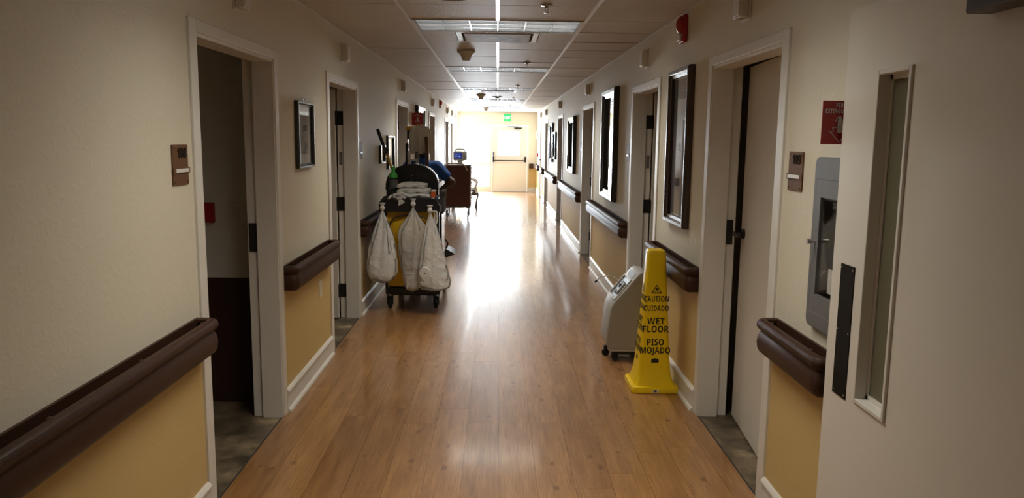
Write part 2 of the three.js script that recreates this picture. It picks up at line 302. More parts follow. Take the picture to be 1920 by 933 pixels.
// ---------------------------------------------------------------- ceiling
const ROW = (k) => 4.87 + 0.588 * k, COLX = [XL, -0.615, -0.008, 0.6, XR], FIX = [-4, 1, 7, 13, 19, 25], VENT = [2, 14];
{
  const c = thing('ceiling', 'suspended ceiling of square mineral tiles', 'ceiling', null, 'structure');
  mesh('deck', bx(XL - WT, XR + WT, H + 0.22, H + 0.26, ZB, ZF + 0.12), mat.darkGap, c);
  const tile = (x0, x1, a, b) => { const g = new THREE.BoxGeometry(x1 - x0 - 0.008, 0.016, b - a - 0.009); g.rotateX(rr(-0.0045, 0.0045)).rotateZ(rr(-0.002, 0.002)).translate((x0 + x1) / 2, H + 0.0095 + rr(-0.0015, 0.003), -(a + b) / 2); return mesh('tile', g, mat.ceiling, c); };
  for (let k = -13; k < 32; k++) {
    const a = Math.max(ROW(k), ZB), b = Math.min(ROW(k + 1), ZF);
    if (b - a < 0.05) continue;
    for (let j = 0; j < 4; j++) {
      const mid = j === 1 || j === 2;
      if (mid && FIX.includes(k)) continue;
      if (mid && VENT.includes(k)) { if (j === 1) tile(COLX[1], -0.335, a, b); else tile(0.315, COLX[3], a, b); continue; }
      tile(COLX[j], COLX[j + 1], a, b);
    }
  }
  // main runners and the wall angle
  for (const x of [COLX[1], COLX[3]]) mesh('runner', bx(x - 0.012, x + 0.012, H - 0.003, H + 0.03, ZB, ZF), mat.tee, c);
  let a = ZB; const cuts = []; for (const k of [...FIX, ...VENT].sort((p, q) => p - q)) cuts.push([ROW(k), ROW(k + 1)]);
  for (const [s, e] of [...cuts, [ZF, ZF]]) { if (s - a > 0.05) mesh('runner', bx(COLX[2] - 0.012, COLX[2] + 0.012, H - 0.003, H + 0.03, a, s), mat.tee, c); a = Math.max(a, e); }
  mesh('wall_angle', [bx(XL, XL + 0.018, H - 0.002, H + 0.002, ZB, ZF), bx(XR - 0.018, XR, H - 0.002, H + 0.002, ZB, ZF)], mat.tee, c);
}

// ---------------------------------------------------------------- ceiling lights
{
  const order = ['sixth', 'fifth', 'fourth', 'third', 'second', 'first'];
  FIX.forEach((k, i) => {
    const lit = true, a = ROW(k) + 0.006, b = ROW(k + 1) - 0.006, x0 = COLX[1] + 0.014, x1 = COLX[3] - 0.014;
    const t = thing('ceiling_light', k < 0 ? 'recessed ceiling light beside the open fire door' : `recessed ceiling light with silver louver, ${['fifth', 'fourth', 'third', 'second', 'first'][i - 1]} from the exit door`, 'ceiling light', 'recessed ceiling lights');
    mesh('housing', [bx(x0, x1, H + 0.18, H + 0.19, a, b), bx(x0, x0 + 0.006, H, H + 0.18, a, b), bx(x1 - 0.006, x1, H, H + 0.18, a, b), bx(x0 + 0.006, x1 - 0.006, H, H + 0.18, a, a + 0.006), bx(x0 + 0.006, x1 - 0.006, H, H + 0.18, b - 0.006, b)], mat.whitePaint, t);
    mesh('rim', [bx(x0 - 0.01, x0 + 0.012, H - 0.004, H, a, b), bx(x1 - 0.012, x1 + 0.01, H - 0.004, H, a, b), bx(x0, x1, H - 0.004, H, a - 0.004, a + 0.012), bx(x0, x1, H - 0.004, H, b - 0.012, b + 0.004)], mat.whitePaint, t);
    const tubeMat = lit ? M(C(0.9, 0.9, 0.9), 0.4, { emissive: LAMPCOL.clone(), emissiveIntensity: 3 }) : mat.tube;
    for (let j = 0; j < 3; j++) { const Z = a + (b - a) * (j + 0.5) / 3; mesh('tube', rod([x0 + 0.02, H + 0.145, Z], [x1 - 0.02, H + 0.145, Z], 0.013), tubeMat, t); }
    const louver = part('louver', t), wedge = (w) => [[-w, 0.1], [-w * 0.35, 0.045], [-0.005, 0.009], [-0.004, 0], [0.004, 0], [0.005, 0.009], [w * 0.35, 0.045], [w, 0.1]];
    for (let j = 0; j <= 3; j++) { const Z = clamp(a + (b - a) * j / 3, a + 0.02, b - 0.02); mesh('blade', prism(wedge(0.014), (s, y) => V(x0 + 0.01, H + y, Z + s), (s, y) => V(x1 - 0.01, H + y, Z + s), 0.8), mat.louver, louver); }
    for (let j = 0; j <= 6; j++) { const x = clamp(x0 + (x1 - x0) * j / 6, x0 + 0.018, x1 - 0.018); mesh('blade', prism(wedge(0.011), (s, y) => V(x + s, H + y, a + 0.01), (s, y) => V(x + s, H + y, b - 0.01), 0.8), mat.louver, louver); }
    if (lit) areaLight('ceiling_lamp', x1 - x0 - 0.06, b - a - 0.06, V((x0 + x1) / 2, H + 0.125, (a + b) / 2), V((x0 + x1) / 2, 0, (a + b) / 2), LAMPCOL, LAMP);
  });
  // return air vents with dust stains
  const dust = tex(256, 128, (u, v) => { const n = fbm(u * 5, v * 9, 64, 64, 71, 4), m = fbm(u * 30, v * 30, 64, 64, 75, 3), e = sstep(0.12, 0.3, u) * (1 - sstep(0.72, 0.95, u)) * sstep(0.12, 0.35, v) * (1 - sstep(0.65, 0.9, v)), k = 0.86 - 0.75 * e * sstep(0.38, 0.6, n) - 0.12 * m; return [k, k, k * 1.02]; }, true);
  VENT.forEach((k, i) => {
    const a = ROW(k) + 0.012, b = ROW(k + 1) - 0.012, t = thing('ceiling_vent', i ? 'white ceiling vent beside the third ceiling light from the exit door' : 'white ceiling vent with dark dust stains on its plate', 'vent');
    mesh('frame', [bx(-0.33, -0.29, H - 0.004, H + 0.02, a, b), bx(0.27, 0.31, H - 0.004, H + 0.02, a, b), bx(-0.29, 0.27, H - 0.004, H + 0.02, a, a + 0.02), bx(-0.29, 0.27, H - 0.004, H + 0.02, b - 0.02, b)], mat.whitePaint, t);
    const g = bx(-0.27, 0.25, H - 0.012, H - 0.004, a + 0.03, b - 0.03, 0.003), uv = g.attributes.uv, p = g.attributes.position;
    const gg = g.index ? g.toNonIndexed() : g, u2 = new Float32Array(gg.attributes.position.count * 2);
    for (let q = 0; q < gg.attributes.position.count; q++) { u2[q * 2] = (gg.attributes.position.getX(q) + 0.27) / 0.52; u2[q * 2 + 1] = (-gg.attributes.position.getZ(q) - a) / (b - a); }
    gg.setAttribute('uv', new THREE.BufferAttribute(u2, 2));
    mesh('plate', gg, M(C(0.88, 0.90, 0.94), 0.6, { map: dust, specularIntensity: 0.7 }), t, true);
    mesh('throat', bx(-0.29, 0.27, H + 0.02, H + 0.03, a, b), mat.darkGap, t);
  });
}

// ---------------------------------------------------------------- room doors (number 2 on; door_1 is the exit door)
let doorNo = 2;
function roomDoor(key, i, mode) {
  const S = side[key], [no, ni, fi, fo] = doors[key][i], nth = ORD[i];
  const special = i === 0 ? (key === 'L' ? 'open doorway of room 108 in pale metal frame' : 'pale door of room 109 standing slightly ajar in its frame') : `${mode === 'closed' ? 'closed pale door with black hinges' : 'pale metal doorway with its door swung inward'}, ${nth} along the ${S.of}`;
  const t = thing('door_' + (doorNo++), special, 'door', null, 'structure');
  const F = [], f = 0.012; // face proud of the wall
  F.push(wb(S, f, -0.165, 0, HEAD, no, ni, 0.004), wb(S, f, -0.165, 0, HEAD, fi, fo, 0.004), wb(S, f, -0.165, OPEN, HEAD, ni, fi, 0.004));
  // stop (the deeper corridor side of the jamb); the rabbet for the leaf lies behind it
  F.push(wb(S, 0.004, -0.108, 0, OPEN, ni, ni + 0.016), wb(S, 0.004, -0.108, 0, OPEN, fi - 0.016, fi), wb(S, 0.004, -0.108, OPEN - 0.016, OPEN, ni + 0.016, fi - 0.016));
  mesh('frame', F, mat.trim, t);
  const hingeAt = [0.25, 1.02, 1.76];
  const lw = fi - ni - 0.008;
  const leaf = part('leaf', t);
  const lever = (L, x, Z, y, dir, out) => {
    const h = part('handle', L);
    mesh('rosette', rod([x, y, Z], [x + out * 0.012, y, Z], 0.028, 0.027, 20), mat.blackMetal, h);
    mesh('lever', [rod([x + out * 0.01, y, Z], [x + out * 0.055, y, Z], 0.010), bx(Math.min(x + out * 0.045, x + out * 0.065), Math.max(x + out * 0.045, x + out * 0.065), y - 0.011, y + 0.011, Math.min(Z - 0.012 * dir, Z + 0.115 * dir), Math.max(Z - 0.012 * dir, Z + 0.115 * dir), 0.006)], mat.blackMetal, h);
  };
  if (mode === 'open') { // hinged on the far jamb, turned a right angle into the room
    const x0 = S.x + S.s * 0.172, x1 = x0 + S.s * lw, Zb = fi - 0.012, Za = Zb - 0.045;
    mesh('panel', bx(Math.min(x0, x1), Math.max(x0, x1), 0.012, OPEN - 0.006, Za, Zb, 0.002), mat.doorPaint, leaf);
    for (const y of hingeAt) mesh('hinge', [wb(S, -0.112, -0.163, y - 0.06, y + 0.06, fi - 0.004, fi - 0.0005), rod([S.x + S.s * 0.168, y - 0.06, fi - 0.008], [S.x + S.s * 0.168, y + 0.06, fi - 0.008], 0.008), bx(Math.min(x0 - S.s * 0.002, x0), Math.max(x0 - S.s * 0.002, x0), y - 0.06, y + 0.06, Za + 0.004, Zb)], mat.blackMetal, t);
    mesh('keeper', wb(S, -0.125, -0.15, 1.36, 1.47, fi - 0.006, fi - 0.0005, 0.004), mat.grey, t);
    lever(leaf, x0 + S.s * (lw - 0.07), Za, 1.03, 1, 0);
  } else if (mode === 'ajar') { // hinged on the near jamb, a few degrees open into the room
    const th = 0.085, px = S.x + S.s * 0.108, pz = ni + 0.004;
    leaf.position.copy(V(px, 0, pz)); leaf.rotation.y = S.s > 0 ? -th : th;
    const w = lw - 0.004;
    mesh('panel', bx(S.s > 0 ? 0 : -0.045, S.s > 0 ? 0.045 : 0, 0.012, OPEN - 0.006, 0, w, 0.002), mat.doorPaint, leaf);
    lever(leaf, 0, w - 0.07, 1.09, -1, -S.s);
    mesh('latch_plate', bx(S.s > 0 ? 0.008 : -0.037, S.s > 0 ? 0.037 : -0.008, 1.03, 1.16, w, w + 0.002), mat.blackMetal, leaf);
    mesh('strike', [wb(S, -0.110, -0.15, 1.02, 1.16, fi - 0.005, fi - 0.0005)], mat.blackMetal, t);
  } else if (mode === 'hidden') { // swung back on the near side behind the wall
    const x0 = S.x + S.s * 0.172, x1 = x0 + S.s * lw;
    mesh('panel', bx(Math.min(x0, x1), Math.max(x0, x1), 0.012, OPEN - 0.006, ni - 0.05, ni - 0.005, 0.002), mat.doorPaint, leaf);
    const st = mesh('strike', [wb(S, -0.113, -0.155, 0.96, 1.12, fi - 0.005, fi - 0.0005)], mat.blackMetal, t);
    mesh('strike_lip', rod([S.x + S.s * 0.14, 1.06, fi - 0.005], [S.x + S.s * 0.14, 1.06, fi - 0.012], 0.012), mat.blackMetal, st);
  } else { // closed flush with the corridor side stop
    mesh('panel', wb(S, -0.02, -0.065, 0.012, OPEN - 0.006, ni + 0.018, fi - 0.018), mat.doorPaint, leaf);
    for (const y of hingeAt) mesh('hinge', wb(S, 0.006, -0.022, y - 0.06, y + 0.06, ni + 0.008, ni + 0.03), mat.blackMetal, t);
    lever(leaf, S.x + S.s * 0.02, fi - 0.09, 1.03, -1, -S.s);
  }
  mesh('threshold_strip', wb(S, 0.002, -0.006, -0.002, 0.0012, ni, fi), mat.darkGap, t);
}
roomDoor('L', 0, 'hidden'); for (let i = 1; i < 7; i++) roomDoor('L', i, 'open');
roomDoor('R', 0, 'ajar'); for (let i = 1; i < 5; i++) roomDoor('R', i, 'open'); roomDoor('R', 5, 'closed');

// ---------------------------------------------------------------- open fire door beside the camera
{
  const t = thing('door_' + (doorNo++), 'large pale fire door held open with narrow wired glass panel', 'door', null, 'structure');
  const X0 = 1.13, X1 = 1.175, Z0 = 1.33, Z1 = 2.525, T = 2.018;
  const fw = 0.014, leaf = part('leaf', t), gz0 = 2.125, gz1 = 2.29, gy0 = 0.81, gy1 = 1.80;
  mesh('panel', [bx(X0, X1, 0.012, T, gz1 + fw, Z1), bx(X0, X1, 0.012, T, Z0, gz0 - fw), bx(X0, X1, 0.012, gy0 - fw, gz0 - fw, gz1 + fw), bx(X0, X1, gy1 + fw, T, gz0 - fw, gz1 + fw)], mat.doorPaint, leaf);
  mesh('vision_frame', [bx(X0 - 0.008, X1, gy0 - fw, gy1 + fw, gz0 - fw, gz0, 0.003), bx(X0 - 0.008, X1, gy0 - fw, gy1 + fw, gz1, gz1 + fw, 0.003), bx(X0 - 0.008, X1, gy0 - fw, gy0, gz0, gz1, 0.003), bx(X0 - 0.008, X1, gy1, gy1 + fw, gz0, gz1, 0.003),
    bx(X0 + 0.028, X1 - 0.006, gy0, gy1, gz0, gz0 + 0.012), bx(X0 + 0.028, X1 - 0.006, gy0, gy1, gz1 - 0.012, gz1), bx(X0 + 0.028, X1 - 0.006, gy0, gy0 + 0.014, gz0, gz1), bx(X0 + 0.028, X1 - 0.006, gy1 - 0.014, gy1, gz0, gz1)], mat.trim, leaf);
  mesh('pane', bx(X0 + 0.033, X0 + 0.036, gy0 + 0.004, gy1 - 0.004, gz0 + 0.004, gz1 - 0.004), M(C(0.34, 0.32, 0.21), 0.25, { transmission: 0.55, thickness: 0 }), leaf);
  const wires = []; const w = gz1 - gz0 - 0.02, x = X0 + 0.0345;
  for (let s = -w; s < gy1 - gy0; s += 0.022) for (const dir of [1, -1]) {
    let ya = gy0 + s, yb = gy0 + s + w, za = dir > 0 ? gz0 + 0.01 : gz1 - 0.01, zb = dir > 0 ? gz1 - 0.01 : gz0 + 0.01;
    const lo = gy0 + 0.012, hi = gy1 - 0.012; if (yb < lo || ya > hi) continue;
    if (ya < lo) { za += (zb - za) * (lo - ya) / (yb - ya); ya = lo; } if (yb > hi) { zb -= (zb - za) * (yb - hi) / (yb - ya); yb = hi; }
    if (yb - ya > 0.004) wires.push(rod([x, ya, za], [x, yb, zb], 0.0004, 0.0004, 4));
  }
  mesh('wire_mesh', wires, M(C(0.3, 0.28, 0.22), 0.4, { metalness: 0.6 }), leaf);
  const pp = mesh('push_plate', bx(X0 - 0.003, X0, 0.778, 1.212, 2.362, 2.458, 0.001), M(C(0.016, 0.013, 0.011), 0.7, { specularIntensity: 0.25 }), leaf);
  for (const y of [0.79, 0.995, 1.2]) for (const Z of [2.372, 2.448]) mesh('screw', rod([X0 - 0.003, y, Z], [X0 - 0.005, y, Z], 0.0035, 0.003, 8), mat.steel, pp);
  const cl = mesh('closer', bx(X0 - 0.062, X0, 1.895, 1.955, 1.5, 1.80, 0.006), M(C(0.05, 0.03, 0.02), 0.4), leaf);
  mesh('closer_arm', bx(X0 - 0.045, X0 - 0.025, 1.955, 1.968, 1.36, 1.58), mat.blackMetal, cl);
  mesh('frame', [bx(1.09, XR, 0, 2.10, 1.2, 1.325), bx(1.09, XR, 2.03, 2.10, 1.2, 1.325)], mat.trim, t);
  for (const y of [0.25, 1.02, 1.76]) mesh('hinge', rod([X0 - 0.004, y - 0.055, 1.328], [X0 - 0.004, y + 0.055, 1.328], 0.009), mat.blackMetal, t);
}

// ---------------------------------------------------------------- handrails
const railA = [[0, 0.715], [0.012, 0.715], [0.028, 0.724], [0.037, 0.742], [0.04, 0.766], [0.037, 0.79], [0.029, 0.806], [0.026, 0.812], [0.027, 0.818], [0.036, 0.822], [0.043, 0.832], [0.044, 0.845], [0.038, 0.857], [0.026, 0.863], [0.012, 0.863], [0.003, 0.858], [0, 0.848], [0.006, 0.832], [0.016, 0.815], [0.022, 0.79], [0.02, 0.757], [0.01, 0.737], [0, 0.731]];
function handrail(S, Z0, Z1, label) {
  const t = thing('handrail', label, 'handrail'), r = 0.044, p = 0.05, fr = [];
  const at = (d, Z, c, s_) => (s, y) => W(S, d + s * s_, y, Z + s * c);
  fr.push(at(0.001, Z0 + r, -1, 0)); for (let k = 0; k <= 6; k++) { const a = k / 6 * Math.PI / 2; fr.push(at(p, Z0 + r, -Math.cos(a), Math.sin(a))); }
  for (let k = 0; k <= 6; k++) { const a = k / 6 * Math.PI / 2; fr.push(at(p, Z1 - r, Math.sin(a), Math.cos(a))); } fr.push(at(0.001, Z1 - r, 1, 0));
  mesh('rail', sweep(railA, fr, 0.7), mat.rail, t);
  mesh('retainer', [wb(S, 0, 0.011, 0.728, 0.864, Z0 + r, Z1 - r), wb(S, 0.008, 0.052, 0.716, 0.73, Z0 + r, Z1 - r)], mat.rail, t);
  const n = Math.max(2, Math.round((Z1 - Z0) / 0.45));
  for (let k = 0; k < n; k++) { const Z = Z0 + 0.12 + (Z1 - Z0 - 0.24) * k / (n - 1); mesh('bracket', wb(S, 0.01, 0.062, 0.75, 0.815, Z - 0.02, Z + 0.02, 0.004), mat.rail, t); mesh('screw_cap', W3(S, 0.06, 0.866, Z), mat.rail, t); }
  return t;
}
function W3(S, d, y, Z) { const q = W(S, d, y, Z); return new THREE.SphereGeometry(0.008, 8, 6).scale(1, 0.7, 1.6).translate(q.x, q.y - 0.004, q.z); }
handrail(side.L, 1.3, 3.108, 'long brown handrail below the bronze room number sign');
handrail(side.R, 2.535, 3.175, 'short brown handrail under the fire extinguisher cabinet');
function rails(S, key, segs) { segs.slice(1, -1).forEach(([a, b], i) => { if (b - a > 0.4) handrail(S, a + 0.012, b - 0.012, `brown handrail between the ${ORD[i]} and ${ORD[i + 1]} doorways on the ${S.of}`); }); }
rails(side.L, 'L', segsL); rails(side.R, 'R', segsR);
handrail(side.R, 21.7, 23.3, 'brown handrail between the closed white door and the exit wall');
{
  const t = thing('handrail', 'short brown handrail on the yellow end wall by the exit door', 'handrail');
  mesh('rail', sweep(railA, [0.965, 1.09].map((x) => (s, y) => V(x, y, ZF - 0.05 - s)), 0.7), mat.rail, t);
  mesh('retainer', bx(0.965, 1.09, 0.728, 0.864, ZF - 0.06, ZF), mat.rail, t);
}

// ---------------------------------------------------------------- room signs
function plaque(S, Zc, y, number, label, strip) {
  const t = thing('room_sign', label, 'sign'), w = 0.145, h = 0.155;
  mesh('plate', wb(S, 0, 0.006, y - h / 2, y + h / 2, Zc - w / 2, Zc + w / 2, 0.004), mat.bronze, t);
  const hold = mesh('name_holder', wb(S, 0.005, 0.011, y - 0.032, y - 0.010, Zc - w / 2 - 0.004, Zc + w / 2 + 0.004, 0.002), mat.bronze, t);
  mesh('name_strip', wb(S, 0.0105, 0.0118, y - 0.028, y - 0.014, Zc - w / 2 + 0.016, Zc + w / 2 - 0.008), mat.whitePlastic, hold);
  if (number) {
    const g = new THREE.ExtrudeGeometry(font.generateShapes(number, 0.038), { depth: 0.002, bevelEnabled: false, curveSegments: 5 }); g.computeBoundingBox();
    g.translate(-(g.boundingBox.max.x + g.boundingBox.min.x) / 2, 0, 0);
    g.rotateY(S.s > 0 ? -Math.PI / 2 : Math.PI / 2); const q = W(S, 0.006, y + 0.028, Zc - S.s * 0.012); g.translate(q.x, q.y, q.z);
    mesh('number', g, M(C(0.012, 0.01, 0.009), 0.8, { specularIntensity: 0.3 }), t);
  }
  for (const [a, b] of [[1, 1], [1, -1], [-1, 1], [-1, -1]]) { const q = W(S, 0.006, y + a * (h / 2 - 0.012), Zc + b * (w / 2 - 0.012)); mesh('screw', new THREE.SphereGeometry(0.003, 8, 6).translate(q.x, q.y, q.z), mat.black, t); }
}
plaque(side.L, 2.992, 1.486, '108', 'bronze room sign reading 108 by the open dark doorway', true);
plaque(side.R, 3.05, 1.486, '109', 'bronze room sign reading 109 between ajar door and extinguisher cabinet', true);
for (const [key, i] of [['L', 1], ['L', 2], ['L', 3], ['R', 1], ['R', 2], ['R', 3]]) plaque(side[key], doors[key][i][3] + 0.12, 1.485, null, `bronze room sign past the ${ORD[i]} doorway on the ${side[key].of}`);

// ---------------------------------------------------------------- call light boxes above the doors
for (const key of ['L', 'R']) doors[key].forEach((d, i) => {
  const S = side[key], Zc = (d[1] + d[2]) / 2, t = thing('call_light', i ? `small beige call light box above ${ORD[i]} doorway on the ${S.of}` : key === 'L' ? 'small beige call light box above the open dark doorway of room 108' : 'small beige call light box above the door standing ajar', 'call light', 'call light boxes above doors');
  mesh('backplate', wb(S, 0, 0.008, 2.175, 2.325, Zc - 0.065, Zc + 0.065, 0.003), mat.beigePlastic, t);
  mesh('housing', wb(S, 0.008, 0.05, 2.185, 2.315, Zc - 0.055, Zc + 0.055, 0.006), mat.beigePlastic, t);
  mesh('lens', wb(S, 0.05, 0.054, 2.195, 2.305, Zc - 0.045, Zc + 0.045, 0.002), mat.whitePlastic, t);
  mesh('nub', ball(S.x - S.s * 0.03, 2.183, Zc, 0.012, 0.007, 0.012, 10), mat.whitePlastic, t);
});

// ---------------------------------------------------------------- pictures and mirrors
function framed(S, Z0, Z1, y0, y1, o) {
  const t = thing(o.name, o.label, o.category), fw = o.fw ?? 0.035, d = o.d ?? 0.028, fm = o.frame;
  const bead = [[0, 0], [d * 0.75, 0], [d, fw * 0.15], [d, fw * 0.5], [d * 0.72, fw * 0.7], [d * 0.6, fw], [0, fw]];
  const edge = (A, B, inA, inB) => prism(bead, (s, k) => W(S, s, A[1] + inA[1] * k, A[0] + inA[0] * k), (s, k) => W(S, s, B[1] + inB[1] * k, B[0] + inB[0] * k), 0.5);
  mesh('frame', [edge([Z0, y0], [Z1, y0], [1, 1], [-1, 1]), edge([Z0, y1], [Z1, y1], [1, -1], [-1, -1]), edge([Z0, y0], [Z0, y1], [1, 1], [1, -1]), edge([Z1, y0], [Z1, y1], [-1, 1], [-1, -1])], fm, t);
  const a = Z0 + fw * 0.95, b = Z1 - fw * 0.95, c = y0 + fw * 0.95, e = y1 - fw * 0.95;
  if (o.mirror) mesh('mirror_glass', wb(S, 0.002, 0.008, c, e, a, b), mat.mirror, t);
  else {
    const m = o.mat ?? 0.06;
    mesh('mat_board', wb(S, 0.002, 0.005, c, e, a, b), M(C(0.62, 0.61, 0.58), 0.8), t);
    const art = o.art ?? M(C(0.42, 0.42, 0.42), 0.7);
    const g = wb(S, 0.005, 0.006, c + m, e - m, a + m, b - m).toNonIndexed(), p = g.attributes.position, uv = g.attributes.uv;
    for (let i = 0; i < p.count; i++) uv.setXY(i, (-p.getZ(i) - a - m) / (b - a - 2 * m), (p.getY(i) - c - m) / (e - c - 2 * m));
    mesh('print', g, art, t, true);
    mesh('glazing', wb(S, 0.010, 0.0115, c, e, a, b), M(C(1, 1, 1), 0.03, { transmission: 1, thickness: 0 }), t);
  }
  if (o.hook) mesh('hook', [wb(S, 0, 0.006, y1 - 0.01, y1 + 0.03, (Z0 + Z1) / 2 - 0.006, (Z0 + Z1) / 2 + 0.006), tubeG([[S.x - S.s * 0.006, y1 + 0.026, (Z0 + Z1) / 2], [S.x - S.s * 0.016, y1 + 0.018, (Z0 + Z1) / 2], [S.x - S.s * 0.014, y1 + 0.004, (Z0 + Z1) / 2]], 0.0025, 8, 6)], mat.steel, t);
}
const artA = tex(96, 128, (u, v) => { const n = fbm(u * 6, v * 5, 64, 64, 81, 4), s = 0.62 + 0.2 * (n - 0.5) - 0.3 * sstep(0.45, 0.6, n) * (1 - sstep(0.3, 0.9, Math.abs(u - 0.4) * 2)); return [s, s, s * 0.96]; }, true);
const artB = tex(96, 160, (u, v) => { const k = 0.48 + 0.10 * fbm(u * 4, v * 6, 64, 64, 85, 3), e = (cx, cy, rx, ry) => Math.exp(-(((u - cx) / rx) ** 4) - (((v - cy) / ry) ** 4)), b = 0.26 * e(0.5, 0.46, 0.16, 0.09) + 0.22 * e(0.52, 0.61, 0.14, 0.05) + 0.14 * e(0.5, 0.25, 0.1, 0.09) + (v > 0.66 ? 0.08 : 0); return [k - b, k - b, k * 1.03 - b]; }, true);
framed(side.L, 4.70, 5.10, 1.405, 1.815, { name: 'framed_picture', label: 'small black framed grey print hanging between the first two doorways of the cleaning cart side', category: 'picture', frame: mat.frameBlack, fw: 0.03, mat: 0.055, art: M(C(0.8, 0.8, 0.78), 0.7, { map: artA }), hook: true });
framed(side.R, 4.72, 5.28, 1.055, 2.06, { name: 'framed_picture', label: 'tall brown framed grey print behind the yellow caution cone', category: 'picture', frame: mat.frameWood, fw: 0.055, d: 0.045, mat: 0.01, art: M(C(0.72, 0.72, 0.74), 0.7, { map: artB }) });
framed(side.R, 7.64, 8.56, 0.985, 2.125, { name: 'wall_mirror', label: 'large dark framed mirror above handrail past the second doorway of the caution cone side', category: 'mirror', frame: mat.frameBlack, fw: 0.09, d: 0.055, mirror: true });
framed(side.R, 11.72, 12.72, 1.08, 1.96, { name: 'wall_mirror', label: 'dark framed mirror between third and fourth doorways of the caution cone side', category: 'mirror', frame: mat.frameBlack, fw: 0.09, d: 0.055, mirror: true });
framed(side.R, 16.45, 17.2, 1.12, 1.95, { name: 'wall_mirror', label: 'dark framed mirror between fourth and fifth doorways of the caution cone side', category: 'mirror', frame: mat.frameBlack, fw: 0.08, d: 0.05, mirror: true });
framed(side.R, 15.65, 16.3, 1.2, 1.75, { name: 'framed_picture', label: 'dark framed picture beside the mirror past the fourth doorway of the caution cone side', category: 'picture', frame: mat.frameBlack, fw: 0.04, d: 0.04, mat: 0.05 });
framed(side.L, 7.98, 8.30, 1.33, 1.52, { name: 'framed_picture', label: 'small black framed picture above the cleaning cart', category: 'picture', frame: mat.frameBlack, fw: 0.025, d: 0.03, mat: 0.02 });
framed(side.L, 8.52, 9.02, 1.25, 1.62, { name: 'framed_picture', label: 'black framed picture on the wall behind the broom handle', category: 'picture', frame: mat.frameBlack, fw: 0.03, d: 0.03, mat: 0.04 });
framed(side.L, 11.5, 12.6, 1.0, 2.08, { name: 'wall_mirror', label: 'dark framed mirror on the wall beyond the mop head', category: 'mirror', frame: mat.frameBlack, fw: 0.09, d: 0.055, mirror: true });

